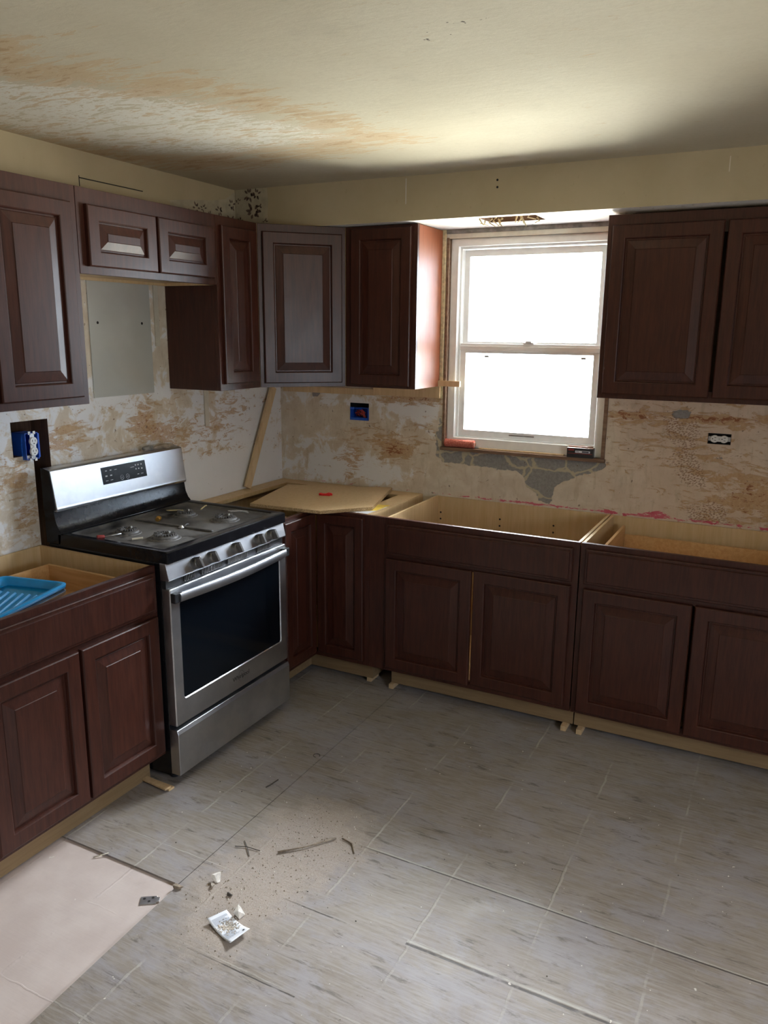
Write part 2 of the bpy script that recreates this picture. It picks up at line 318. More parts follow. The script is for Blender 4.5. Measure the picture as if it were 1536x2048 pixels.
# ------------------------------------------------------------------ mesh helpers
class MB:
    def __init__(s): s.v = []; s.f = []; s.mi = []; s.mats = []
    def mid(s, mk):
        if mk not in s.mats: s.mats.append(mk)
        return s.mats.index(mk)
    def face(s, idx, mk): s.f.append(tuple(idx)); s.mi.append(s.mid(mk))
    def box(s, x0, y0, z0, x1, y1, z1, mk, T=None):
        b = len(s.v); ps = [(x, y, z) for z in (z0, z1) for y in (y0, y1) for x in (x0, x1)]
        s.v += [tuple(T @ Vector(p)) if T else p for p in ps]
        for q in ((0, 2, 3, 1), (4, 5, 7, 6), (0, 1, 5, 4), (2, 6, 7, 3), (0, 4, 6, 2), (1, 3, 7, 5)): s.face([b+i for i in q], mk)
    def prism(s, poly, z0, z1, mk, mk_side=None, T=None):
        b = len(s.v); n = len(poly)
        for z in (z0, z1):
            for x, y in poly:
                p = Vector((x, y, z)); s.v.append(tuple(T @ p) if T else tuple(p))
        s.face([b+i for i in range(n-1, -1, -1)], mk); s.face([b+n+i for i in range(n)], mk)
        for i in range(n): s.face((b+i, b+(i+1) % n, b+n+(i+1) % n, b+n+i), mk_side or mk)
    def loops(s, rings, mk, cap0=False, cap1=True, T=None, closed=False):
        """rings: list of equal-length point loops; joined by quads"""
        b = len(s.v); n = len(rings[0])
        for r in rings:
            for p in r: s.v.append(tuple(T @ Vector(p)) if T else tuple(p))
        for k in range(len(rings)-1 if not closed else len(rings)):
            a0 = b+k*n; a1 = b+((k+1) % len(rings))*n
            for i in range(n): s.face((a0+i, a0+(i+1) % n, a1+(i+1) % n, a1+i), mk)
        if cap0: s.face([b+i for i in range(n-1, -1, -1)], mk)
        if cap1: s.face([b+(len(rings)-1)*n+i for i in range(n)], mk)
    def lathe(s, prof, mk, seg=24, T=None, cap0=True, cap1=True):
        rings = [[(r*math.cos(2*PI*i/seg), r*math.sin(2*PI*i/seg), z) for i in range(seg)] for r, z in prof]
        s.loops(rings, mk, cap0, cap1, T)
    def tube(s, pts, r, mk, seg=8):
        pts = [Vector(p) for p in pts]; rings = []
        for i, p in enumerate(pts):
            d = (pts[min(i+1, len(pts)-1)]-pts[max(i-1, 0)]).normalized()
            a = d.cross(Vector((0, 0, 1)) if abs(d.z) < 0.9 else Vector((1, 0, 0))).normalized(); c = d.cross(a)
            rr = r[i] if isinstance(r, (list, tuple)) else r
            rings.append([tuple(p+rr*(math.cos(2*PI*k/seg)*a+math.sin(2*PI*k/seg)*c)) for k in range(seg)])
        s.loops(rings, mk, True, True)
    def build(s, name, parent=None, bevel=0.0, smooth=False, seg=2, loc=None):
        me = bpy.data.meshes.new(name); me.from_pydata(s.v, [], s.f)
        for k in s.mats: me.materials.append(M[k])
        for p, i in zip(me.polygons, s.mi): p.material_index = i
        bm = bmesh.new(); bm.from_mesh(me); bmesh.ops.recalc_face_normals(bm, faces=bm.faces); bm.to_mesh(me); bm.free()
        if smooth: me.shade_smooth()
        o = bpy.data.objects.new(name, me); C.objects.link(o)
        if loc: o.location = loc
        if parent: o.parent = parent
        if bevel:
            md = o.modifiers.new('edge', 'BEVEL'); md.width = bevel; md.segments = seg; md.limit_method = 'ANGLE'; md.angle_limit = math.radians(40)
        return o
def smooth_angle(o, deg=40):
    o.data.shade_smooth()
    bm = bmesh.new(); bm.from_mesh(o.data)
    for e in bm.edges:
        if len(e.link_faces) == 2 and e.calc_face_angle(0) > math.radians(deg): e.smooth = False
    bm.to_mesh(o.data); bm.free()
    return o
def tag(o, label=None, cat=None, group=None, kind=None):
    if label: o['label'] = label
    if cat: o['category'] = cat
    if group: o['group'] = group
    if kind: o['kind'] = kind
    return o
def thing(name, label, cat, loc=(0, 0, 0), rz=0.0, group=None):
    o = bpy.data.objects.new(name, None); C.objects.link(o); o.location = loc; o.rotation_euler = (0, 0, rz); o.empty_display_size = 0.1
    return tag(o, label, cat, group)
def structure(o, label, cat='wall'):
    return tag(o, label, cat, None, 'structure')
def text(name, s, size, mk, parent, loc, rot, ext=0.0006, align='CENTER'):
    cu = bpy.data.curves.new(name, 'FONT'); cu.body = s; cu.size = size; cu.extrude = ext; cu.align_x = align; cu.align_y = 'CENTER'
    cu.materials.append(M[mk]); o = bpy.data.objects.new(name, cu); C.objects.link(o)
    bpy.context.view_layer.update()
    me = bpy.data.meshes.new_from_object(o.evaluated_get(bpy.context.evaluated_depsgraph_get()))
    bpy.data.objects.remove(o); o = bpy.data.objects.new(name, me); C.objects.link(o); o.parent = parent; o.location = loc; o.rotation_euler = rot
    return o

# ------------------------------------------------------------------ fields for stains on the walls, ceiling and floor
def sd_poly(p, poly):
    x, y = p; d = 1e9; ins = False; n = len(poly)
    for i in range(n):
        x0, y0 = poly[i]; x1, y1 = poly[(i+1) % n]
        ex, ey = x1-x0, y1-y0; t = max(0, min(1, ((x-x0)*ex+(y-y0)*ey)/(ex*ex+ey*ey+1e-12)))
        d = min(d, math.hypot(x-x0-t*ex, y-y0-t*ey))
        if (y0 > y) != (y1 > y) and x < (x1-x0)*(y-y0)/(y1-y0)+x0: ins = not ins
    return -d if ins else d
def blob(p, c, r, s=1.0):          # soft ellipse
    q = ((p[0]-c[0])/r[0])**2+((p[1]-c[1])/r[1])**2
    return s*math.exp(-q)
def area(p, poly, soft=0.05):
    return max(0.0, min(1.0, 0.5-sd_poly(p, poly)/(2*soft)))
def grid(name, us, vs, fn, holes, mk, fields):
    """grid sheet over (u,v); fn maps to xyz; fields returns two rgb tuples"""
    us = sorted(set(round(u, 4) for u in us)); vs = sorted(set(round(v, 4) for v in vs))
    vid = {}; verts = []; fa = []; fb = []; faces = []
    def V(i, j):
        if (i, j) not in vid:
            vid[(i, j)] = len(verts); verts.append(fn(us[i], vs[j])); A, B = fields(us[i], vs[j]); fa.append(A); fb.append(B)
        return vid[(i, j)]
    for i in range(len(us)-1):
        for j in range(len(vs)-1):
            cu, cv = (us[i]+us[i+1])/2, (vs[j]+vs[j+1])/2
            if any(h[0] < cu < h[1] and h[2] < cv < h[3] for h in holes): continue
            faces.append((V(i, j), V(i+1, j), V(i+1, j+1), V(i, j+1)))
    me = bpy.data.meshes.new(name); me.from_pydata(verts, [], faces); me.materials.append(M[mk])
    for nm, dat in (('fieldA', fa), ('fieldB', fb)):
        at = me.attributes.new(nm, 'FLOAT_COLOR', 'POINT')
        for k, c in enumerate(dat): at.data[k].color = (*c, 1)
    me.shade_smooth()
    o = bpy.data.objects.new(name, me); C.objects.link(o); return o
def rng(a, b, st):
    n = max(1, round((b-a)/st)); return [a+(b-a)*i/n for i in range(n+1)]
def hole_lines(holes):
    return [x for h in holes for x in h[:2]], [x for h in holes for x in h[2:]]

GRAY = [(1.0, 1.14), (1.442, 1.135), (1.62, 1.135), (1.86, 1.14), (1.862, 1.101), (1.813, 1.08), (1.711, 1.046), (1.627, 0.993), (1.609, 0.912), (1.553, 0.914), (1.533, 0.955), (1.475, 0.978), (1.47, 1.023), (1.445, 1.057), (1.272, 1.062), (1.038, 1.069)]
GRAYL = [(1.0, 1.34), (1.03, 1.36), (1.03, 1.07), (0.975, 1.09), (0.985, 1.2)]
def f_back(x, z):
    p = (x, z)
    br = 0.20+blob(p, (0.74, 1.11), (0.10, 0.055), 0.8)+blob(p, (0.47, 1.06), (0.08, 0.16), 0.35)+blob(p, (0.83, 1.385), (0.22, 0.028), 0.65)
    br += blob(p, (1.94, 1.365), (0.14, 0.022), 0.6)+blob(p, (2.36, 1.368), (0.22, 0.022), 0.65)+blob(p, (2.5, 1.03), (0.2, 0.14), 0.42)+blob(p, (0.62, 1.2), (0.09, 0.1), 0.3)
    br += blob(p, (2.15, 1.28), (0.3, 0.15), 0.18)+blob(p, (0.9, 1.2), (0.1, 0.12), 0.2)
    if x > 1.85: br += 0.10
    wh = 0.22+0.42*blob(p, (0.28, 1.02), (0.28, 0.16))+0.5*blob(p, (0.86, 1.3), (0.14, 0.08))+0.35*blob(p, (0.62, 1.0), (0.3, 0.08))+0.3*blob(p, (0.5, 1.36), (0.5, 0.05))
    if x > 1.85: wh -= 0.12
    gr = max(area(p, GRAY, 0.04), area(p, GRAYL, 0.05), blob(p, (2.19, 1.385), (0.06, 0.035), 0.8), blob(p, (0.24, 1.39), (0.04, 0.03), 0.75), blob(p, (2.36, 1.2), (0.03, 0.02), 0.6))
    pk = 0.0
    if z < 0.98:
        pk = max(0, 1-abs(z-0.900)/0.022)*(0.66 if x > 1.0 else 0.5)+blob(p, (2.12, 0.916), (0.085, 0.012), 0.65)
    cm = blob(p, (2.17, 1.31), (0.12, 0.07), 0.75)+blob(p, (2.24, 1.14), (0.10, 0.13), 0.85)+blob(p, (2.36, 0.94), (0.16, 0.06), 0.8)+blob(p, (2.45, 1.2), (0.1, 0.1), 0.4)+blob(p, (1.78, 1.0), (0.05, 0.04), 0.3)
    return (br, wh, gr), (pk, cm, 0.0)
WHITE_L = [(0.05, 1.02), (-0.33, 1.03), (-0.5, 1.06), (-0.78, 1.07), (-0.95, 0.98), (-0.95, 0.75), (0.05, 0.75)]
def f_left(y, z):
    p = (y, z)
    br = 0.25+blob(p, (-1.09, 1.32), (0.1, 0.09), 0.5)+blob(p, (-0.93, 1.25), (0.14, 0.06), 0.4)+blob(p, (-0.43, 1.37), (0.1, 0.09), 0.25)
    br += blob(p, (-1.77, 1.16), (0.12, 0.12), 0.3)+blob(p, (-1.55, 1.3), (0.14, 0.07), 0.45)+blob(p, (-0.62, 1.22), (0.22, 0.12), 0.25)+blob(p, (-1.75, 1.0), (0.1, 0.05), 0.3)
    wh = 0.46+0.3*blob(p, (-0.3, 1.25), (0.35, 0.2))+0.25*blob(p, (-1.3, 1.43), (0.3, 0.05))
    aw = area(p, WHITE_L, 0.06); br -= 0.6*aw; wh += 0.8*aw
    tan = 1.0 if z > 2.27 or y < -2.6 else max(0.0, min(1.0, 0.5+(z-2.24)/0.06))
    if -0.85 < y and z < 2.31: tan = 0.0
    if 1.46 < z < 2.2: br -= 0.2; wh -= 0.1
    return (br, wh, 0.0), (0.0, 0.0, tan)
def f_tan(u, v): return (0.1, 0.2, 0.0), (0.0, 0.0, 1.0)
def f_ceil(x, y):
    p = (x, y)
    band = [(0.55, -2.5), (0.75, -2.12), (1.02, -1.75), (1.15, -1.35), (1.22, -1.02), (0.85, -0.95), (0.5, -0.9), (0.1, -1.1), (-0.1, -1.6), (-0.1, -2.8)]
    aw = area(p, band, 0.25)
    br = 0.02+0.55*max(0.0, 1-abs(sd_poly(p, band))/0.24)+0.36*aw+blob(p, (0.8, -2.3), (0.12, 0.06), 0.5)+blob(p, (0.62, -2.1), (0.1, 0.06), 0.4)+blob(p, (0.15, -0.9), (0.3, 0.2), 0.25)
    wh = 0.08+0.62*aw
    sp = blob(p, (1.835, -1.95), (0.10, 0.05), 0.55)+blob(p, (1.75, -1.88), (0.07, 0.04), 0.45)+blob(p, (1.9, -1.6), (0.12, 0.05), 0.35)+blob(p, (2.1, -2.15), (0.1, 0.05), 0.4)
    return (br, wh, sp), (0, 0, 0)
DUST = [(1.09, -2.1), (1.14, -1.9), (1.10, -1.68), (1.22, -1.52), (1.40, -1.56), (1.50, -1.70), (1.46, -1.88), (1.40, -2.06), (1.36, -2.34), (1.22, -2.30)]
def f_floor(x, y):
    p = (x, y); return (area(p, DUST, 0.20), 0.0, 0.0), (0, 0, 0)
def f_sub(x, y): return (0.0, 1.0, 0.0), (0, 0, 0)

# ------------------------------------------------------------------ the room
BH = [(WX0, WX1, WZ0, WZ1), (0.462, 0.578, 1.258, 1.352), (2.306, 2.402, 1.258, 1.306)]
hu, hv = hole_lines(BH)
structure(grid('wall_back', rng(0, RX, 0.025)+hu, rng(0, ZC, 0.025)+[ZC+0.05]+hv, lambda u, v: (u, 0, v), BH, 'wall', f_back), 'stripped plaster wall with adhesive stains around the window')
LH = [(-1.79, -1.62, 1.25, 1.385), (-1.70, -1.62, 0.45, 1.26)]
hu, hv = hole_lines(LH)
structure(grid('wall_left', rng(FY, -2.6, 0.2)+rng(-2.6, 0, 0.025)+hu, rng(0, ZC, 0.025)+[ZC+0.05]+hv, lambda u, v: (0, u, v), LH, 'wall', f_left), 'stripped plaster wall behind the range')
def ceil_z(x, y): return ZC+0.010*(1-min(1, x/2.4))+0.004*mnoise.noise(Vector((x*1.3, y*1.3, 0)))
structure(grid('ceiling', rng(0, RX, 0.05), rng(FY, 0, 0.05), lambda u, v: (u, v, ceil_z(u, v)), [], 'ceiling', f_ceil), 'uneven beige plaster ceiling with peeled stained area', 'ceiling')
hu, hv = hole_lines([RO])
structure(grid('wall_right', rng(FY, 0, 0.25)+hu, rng(0, ZC, 0.25)+[ZC+0.05]+hv, lambda u, v: (RX, u, v), [RO], 'wall', f_tan), 'tan painted side wall with a window opening')
structure(grid('wall_front', rng(0, RX, 0.25), [0, ZC+0.05], lambda u, v: (u, FY, v), [], 'wall', f_tan), 'tan painted wall behind the camera')
# soffit over the window wall: face, underside with an opening
SHx = (1.30, 1.56, -0.325, -0.16)
structure(grid('wall_soffit', rng(0, RX, 0.05), [SB, SB+0.06, SB+0.12, ZC+0.05], lambda u, v: (u, SY, v), [], 'wall', f_tan), 'tan painted soffit face above the window wall cabinets')
def f_und(u, v): return (0.1, 0.75, 0.0), (0, 0, 0.0)
structure(grid('trim_1', rng(0, RX, 0.05)+[1.30, 1.56], [SY, -0.325, -0.16, -0.08, 0.0], lambda u, v: (u, v, SB), [SHx], 'wall', f_und), 'pale plaster underside of the soffit', 'soffit')
mb = MB()                                                        # recess of the soffit opening
mb.box(SHx[0]-0.02, SHx[2]-0.02, SB+0.05, SHx[1]+0.02, SHx[3]+0.02, SB+0.06, 'oldwood')
for a in ((SHx[0]-0.02, SHx[2], SHx[0], SHx[3]), (SHx[1], SHx[2], SHx[1]+0.02, SHx[3]), (SHx[0], SHx[2]-0.02, SHx[1], SHx[2]), (SHx[0], SHx[3], SHx[1], SHx[3]+0.02)):
    mb.box(a[0], a[1], SB+0.002, a[2], a[3], SB+0.05, 'oldwood')
structure(mb.build('trim_2'), 'brown wood inside the hole in the soffit underside', 'soffit opening')
mb = MB()
random.seed(3)
for k in range(13):
    x = random.uniform(1.29, 1.56) if k > 5 else random.uniform(1.27, 1.37); y = random.uniform(-0.31, -0.17); L = random.uniform(0.02, 0.05)
    mb.tube([(x, y, SB+0.012), (x+random.uniform(-.02, .02), y, SB-0.004), (x+random.uniform(-.03, .03), y+random.uniform(-.02, .02), SB-L*0.6), ], [0.005, 0.004, 0.0015], 'foam', 6)
tag(mb.build('torn_caulk'), 'torn strands of pale caulk hanging from the hole in the soffit', 'caulk', None, 'stuff')

# floors
structure(grid('floor', rng(0, RX, 0.3), rng(FY, 0, 0.3), lambda u, v: (u, v, -0.007), [], 'floor', f_sub), 'pinkish bare subfloor showing where the plywood is missing', 'floor')
def sheet(name, x0, x1, y0, y1, label, st=0.04, fd=f_floor, slant=False):
    o = grid(name, rng(x0, x1, st), rng(y0, y1, st), lambda u, v: (u+(max(0.0, -2.13-v)*0.036 if slant and u < x0+0.02 else 0.0), v, 0.0), [], 'floor', fd)
    o.data.shade_flat(); md = o.modifiers.new('thick', 'SOLIDIFY'); md.thickness = 0.0065; md.offset = -1
    return structure(o, label, 'floor')
sheet('floor_plywood', 1.0475, RX, -3.66, -0.0, 'worn grey plywood underlayment with old tile adhesive lines', slant=True)
sheet('floor_plywood', 1.10, RX, FY, -3.662, 'worn grey plywood sheet beneath the camera', 0.1)
sheet('floor_plywood', 0, 1.0445, -1.186, 0, 'plywood sheet in the corner beside the range')
sheet('floor_plywood', 0, 1.0445, -2.135, -1.189, 'plywood sheet in front of the range ending at the bare subfloor')

# hole in the left wall: stud cavity
mb = MB()
mb.box(-0.12, -1.82, 0.44, -0.10, -1.60, 1.42, 'stud')
mb.box(-0.10, -1.62, 0.44, -0.001, -1.60, 1.42, 'stud'); mb.box(-0.10, -1.82, 1.385, -0.001, -1.62, 1.405, 'stud')
mb.box(-0.10, -1.81, 1.23, -0.001, -1.70, 1.25, 'oldwood'); mb.box(-0.10, -1.81, 1.25, -0.001, -1.79, 1.385, 'oldwood')
mb.box(-0.10, -1.72, 0.44, -0.001, -1.70, 1.23, 'stud')
structure(mb.build('trim_3'), 'dark stud cavity in the hole beside the left outlet', 'wall cavity')
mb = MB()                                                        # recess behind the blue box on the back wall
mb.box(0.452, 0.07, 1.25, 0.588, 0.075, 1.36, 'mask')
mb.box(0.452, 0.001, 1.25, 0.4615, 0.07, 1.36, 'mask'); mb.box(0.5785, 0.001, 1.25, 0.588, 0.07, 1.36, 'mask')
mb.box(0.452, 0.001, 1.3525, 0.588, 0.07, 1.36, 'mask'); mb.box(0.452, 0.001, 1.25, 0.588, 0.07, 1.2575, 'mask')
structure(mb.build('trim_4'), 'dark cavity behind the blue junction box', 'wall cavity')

# plain drywall panel let into the left wall above the range
mb = MB(); mb.box(0.0005, -1.375, 1.45, 0.004, -1.020, 1.955, 'panelgrey')
for y in (-1.33, -1.075): mb.lathe([(0.006, 0), (0.006, 0.0006)], 'mask', 10, Matrix.Translation((0.0041, y, 1.76)) @ Matrix.Rotation(PI/2, 4, 'Y'))
structure(mb.build('wall_patch'), 'smooth grey drywall patch on the wall above the range', 'wall patch')
mb = MB()
mb.box(0.0005, -0.675, 1.26, 0.008, -0.645, 1.46, 'tancaulk'); mb.box(0.0005, -0.995, 1.66, 0.008, -0.968, 1.95, 'tancaulk')
structure(mb.build('trim_5', bevel=0.001), 'narrow cream strips left on the wall behind the range', 'wall strip')
mb = MB()
for y0, y1, z in ((-1.37, -1.02, 2.322),): mb.box(-0.002, y0, z-0.002, 0.0012, y1, z+0.002, 'mask')
mb.box(-0.002, -1.372, 2.29, 0.0012, -1.369, 2.33, 'mask')
structure(mb.build('trim_6'), 'dark cut line in the plaster above the short cabinet', 'wall crack')

# scraps of old wallpaper at the corner under the ceiling
def leaf(mb, cx, cz, ang, L, wd, to):
    pts = []
    for k in range(9):
        t = k/8; pts.append((t*L, wd*math.sin(PI*t)))
    for k in range(7, 0, -1):
        t = k/8; pts.append((t*L, -wd*math.sin(PI*t)))
    c, s = math.cos(ang), math.sin(ang); b = len(mb.v)
    for x, y in pts: mb.v.append(to(cx+c*x-s*y, cz+s*x+c*y))
    mb.face(range(b, b+len(pts)), 'leafprint')
def scrap(name, poly, to, to2, sprays, label):
    mb = MB(); b = len(mb.v)
    for p in poly: mb.v.append(to(*p))
    n = len(poly); mb.face(range(b, b+n), 'oldpaper')
    for (cx, cz, sz, n) in sprays:
        for k in range(n):
            a = 2*PI*k/n+random.uniform(-.4, .4)
            leaf(mb, cx+0.3*sz*math.cos(a), cz+0.3*sz*math.sin(a), a, sz*random.uniform(.5, .9), sz*0.16, to2)
        for k in range(3):
            a = random.uniform(0, 6.28); r = sz*0.17; b = len(mb.v); ox, oz = cx+sz*.45*math.cos(a), cz+sz*.45*math.sin(a)
            for i in range(10): mb.v.append(to2(ox+r*math.cos(i*.628), oz+r*math.sin(i*.628)))
            mb.face(range(b, b+10), 'leafprint')
    return structure(mb.build(name), label, 'wallpaper')
random.seed(11)
scrap('wallpaper_scrap', [(0.004, 2.425), (0.06, 2.427), (0.2, 2.424), (0.205, 2.36), (0.2, 2.30), (0.205, 2.245), (0.12, 2.24), (0.004, 2.25)],
      lambda x, z: (x, SY-0.0015, z), lambda x, z: (x, SY-0.0022, z),
      [(0.09, 2.395, 0.035, 7), (0.135, 2.395, 0.03, 6), (0.115, 2.315, 0.045, 7), (0.15, 2.33, 0.022, 5), (0.02, 2.37, 0.018, 4), (0.03, 2.275, 0.024, 5), (0.185, 2.262, 0.018, 4)],
      'scrap of old wallpaper with brown leaf print on the soffit corner')
scrap('wallpaper_scrap', [(-0.372, 2.415), (-0.372, 2.24), (-0.86, 2.235), (-0.85, 2.31), (-0.72, 2.33), (-0.55, 2.35), (-0.45, 2.37)],
      lambda y, z: (0.0015, y, z), lambda y, z: (0.0022, y, z),
      [(-0.67, 2.30, 0.028, 6), (-0.62, 2.305, 0.022, 5), (-0.74, 2.27, 0.03, 6), (-0.5, 2.31, 0.028, 6), (-0.40, 2.35, 0.03, 6), (-0.41, 2.27, 0.035, 6), (-0.57, 2.28, 0.02, 5)],
      'torn wallpaper remnants with brown leaf print above the narrow cabinet')
mb = MB()
for x, z in ((1.398, 2.372), (1.399, 2.343)): mb.lathe([(0.005, 0), (0.005, 0.0008)], 'mask', 10, Matrix.Translation((x, SY, z)) @ Matrix.Rotation(PI/2, 4, 'X'))
mb.box(0.9625, SY-0.0008, 2.30, 0.9645, SY+0.001, 2.41, 'paper'); mb.box(2.315, SY-0.0008, 2.335, 2.319, SY+0.001, 2.39, 'tancaulk')
structure(mb.build('trim_7'), 'screw holes and a pale seam on the soffit face', 'wall mark')

# ------------------------------------------------------------------ kitchen window
win = bpy.data.objects.new('window_1', None); C.objects.link(win); structure(win, 'white double-hung vinyl window above the sink cabinet', 'window')
def rect(x0, x1, z0, z1, y): return [(x0, y, z0), (x1, y, z0), (x1, y, z1), (x0, y, z1)]
def frame(mb, o, i, y0, y1, mk):       # o, i = (x0,x1,z0,z1); y0 = room side
    mb.loops([rect(*o, y0), rect(*i, y0), rect(*i, y1), rect(*o, y1)], mk, False, False, closed=True)
mb = MB()
frame(mb, (1.030, 1.840, 1.150, 2.185), (1.068, 1.802, 1.200, 2.150), 0.025, 0.12, 'vinyl')
frame(mb, (1.060, 1.810, 1.190, 2.160), (1.078, 1.792, 1.205, 2.140), 0.055, 0.12, 'vinyl')
mb.build('window_frame', win, 0.002)
mb = MB(); frame(mb, (1.080, 1.790, 1.650, 2.138), (1.108, 1.762, 1.690, 2.105), 0.085, 0.108, 'vinyl'); mb.build('upper_sash', win, 0.002)
mb = MB(); frame(mb, (1.080, 1.790, 1.206, 1.680), (1.110, 1.760, 1.240, 1.632), 0.058, 0.083, 'vinyl')
mb.box(1.08, 0.050, 1.645, 1.79, 0.058, 1.668, 'vinyl')
mb.box(1.21, 0.0585, 1.612, 1.235, 0.062, 1.622, 'tagmark'); mb.box(1.70, 0.0585, 1.612, 1.725, 0.062, 1.622, 'tagmark')
low = mb.build('lower_sash', win, 0.002)
mb = MB(); mb.box(1.41, 0.052, 1.680, 1.465, 0.08, 1.688, 'vinyl'); mb.box(1.425, 0.046, 1.686, 1.455, 0.06, 1.695, 'vinyl'); mb.build('sash_lock', low, 0.002)
mb = MB(); mb.box(1.36, 0.052, 1.222, 1.49, 0.060, 1.228, 'greydust'); mb.build('sash_lift', low, 0.001)
mb = MB(); mb.box(1.104, 0.096, 1.686, 1.766, 0.099, 2.109, 'pane'); mb.build('window_pane', win)
mb = MB(); mb.box(1.106, 0.069, 1.236, 1.764, 0.072, 1.636, 'pane'); mb.build('window_pane', win)
mb = MB()                                                        # brown timber stool and side casing
mb.box(1.012, -0.020, 1.134, 1.862, 0.06, 1.150, 'oldwood'); mb.box(1.016, -0.006, 1.150, 1.029, 0.13, 2.19, 'oldwood')
mb.box(1.841, -0.012, 1.150, 1.858, 0.13, 2.19, 'oldwood'); mb.box(1.03, 0.06, 1.136, 1.84, 0.13, 1.150, 'oldwood')
structure(mb.build('trim_8', bevel=0.0015), 'brown timber sill and side casing around the window', 'window trim')
mb = MB(); mb.box(1.016, -0.004, 2.186, 1.86, 0.13, 2.207, 'tancaulk'); mb.box(1.012, -0.006, 2.207, 1.864, 0.13, SB, 'greydust')
structure(mb.build('trim_9', bevel=0.001), 'grey and cream header strips above the window', 'window trim')
mb = MB(); mb.box(0.985, -0.012, 1.40, 1.014, -0.001, 2.226, 'foam')
structure(mb.build('trim_10', bevel=0.002), 'rough yellowish plaster edge between cabinet and window', 'window trim')
for nm, o, ax in (('window_2', RO, 'x'),):
    w = bpy.data.objects.new(nm, None); C.objects.link(w); structure(w, 'white window out of view on the %s wall' % ('right' if ax == 'x' else 'front'), 'window')
    mb = MB(); mid = (o[0]+o[1])/2
    T = Matrix.Translation((RX+0.1, 0, 0)) @ Matrix.Rotation(PI/2, 4, 'Z') if ax == 'x' else Matrix.Translation((0, FY-0.1, 0))
    a, b2 = (o[0], o[1])
    mb.loops([rect(a, b2, o[2], o[3], 0), rect(a+.05, b2-.05, o[2]+.05, o[3]-.05, 0), rect(a+.05, b2-.05, o[2]+.05, o[3]-.05, .09), rect(a, b2, o[2], o[3], .09)], 'vinyl', False, False, T, True)
    mb.box(mid-.025, 0.01, o[2]+.05, mid+.025, .08, o[3]-.05, 'vinyl', T)
    mb.build('window_frame', w)

# ------------------------------------------------------------------ cabinets
def rct(x0, z0, w, h, ins, y): return [(x0+ins, y, z0+ins), (x0+w-ins, y, z0+ins), (x0+w-ins, y, z0+h-ins), (x0+ins, y, z0+h-ins)]
TH = 0.019
def door(parent, x0, z0, w, h, yf=0.0, swing=0.0, hinge=1, st=0.056):
    """raised-panel door lying on the face frame at y = yf, its face towards -y"""
    mb = MB(); prof = [(0, 0), (0, TH-0.005), (0.0015, TH-0.0025), (0.0045, TH), (st-0.006, TH), (st-0.003, TH-0.002), (st-0.001, TH-0.007), (st, TH-0.011), (st, 0)]
    hx = x0+w if hinge > 0 else x0
    R = [rct(x0-hx, 0, w, h, i, -d) for i, d in prof]
    mb.loops(R, 'cherry', False, False, closed=True)
    o = mb.build('door', parent, loc=(hx, yf, z0)); o.rotation_euler = (0, 0, swing)
    s2 = st-0.002; sl = min(0.034, (min(w, h)-2*st)*0.28)
    prof = [(s2, 0.002), (s2, TH-0.0125), (st+0.005, TH-0.0125), (st+0.007, TH-0.011), (st+0.007+sl, TH-0.004), (st+0.009+sl, TH-0.002), (st+0.012+sl, TH-0.002)]
    mb = MB(); mb.loops([rct(x0-hx, 0, w, h, i, -d) for i, d in prof], 'cherry', True, True)
    mb.build('raised_panel', o)
    return o
def slab(parent, x0, z0, w, h, name='drawer_front', yf=0.0):
    mb = MB(); prof = [(0, 0), (0, TH-0.008), (0.003, TH-0.0055), (0.010, TH-0.0055), (0.012, TH-0.001), (0.015, TH)]
    mb.loops([rct(x0, z0, w, h, i, yf-d) for i, d in prof], 'cherry', True, True)
    return mb.build(name, parent)
def faceframe(parent, x0, x1, z0, z1, openings, th=0.019, name='face_frame'):
    """frame plate at y 0..th with rectangular openings (x0,x1,z0,z1)"""
    xs = sorted({x0, x1, *[o[0] for o in openings], *[o[1] for o in openings]}); zs = sorted({z0, z1, *[o[2] for o in openings], *[o[3] for o in openings]})
    bm = bmesh.new(); vd = {}
    def V(i, j):
        if (i, j) not in vd: vd[(i, j)] = bm.verts.new((xs[i], 0, zs[j]))
        return vd[(i, j)]
    for i in range(len(xs)-1):
        for j in range(len(zs)-1):
            cx, cz = (xs[i]+xs[i+1])/2, (zs[j]+zs[j+1])/2
            if any(o[0] < cx < o[1] and o[2] < cz < o[3] for o in openings): continue
            bm.faces.new((V(i, j), V(i+1, j), V(i+1, j+1), V(i, j+1)))
    r = bmesh.ops.extrude_face_region(bm, geom=bm.faces[:])
    for v in r['geom']:
        if isinstance(v, bmesh.types.BMVert): v.co.y += th
    bmesh.ops.recalc_face_normals(bm, faces=bm.faces)
    me = bpy.data.meshes.new(name); bm.to_mesh(me); bm.free(); me.materials.append(M['cherry'])
    o = bpy.data.objects.new(name, me); C.objects.link(o); o.parent = parent
    md = o.modifiers.new('edge', 'BEVEL'); md.width = 0.0012; md.segments = 2; md.limit_method = 'ANGLE'
    return o
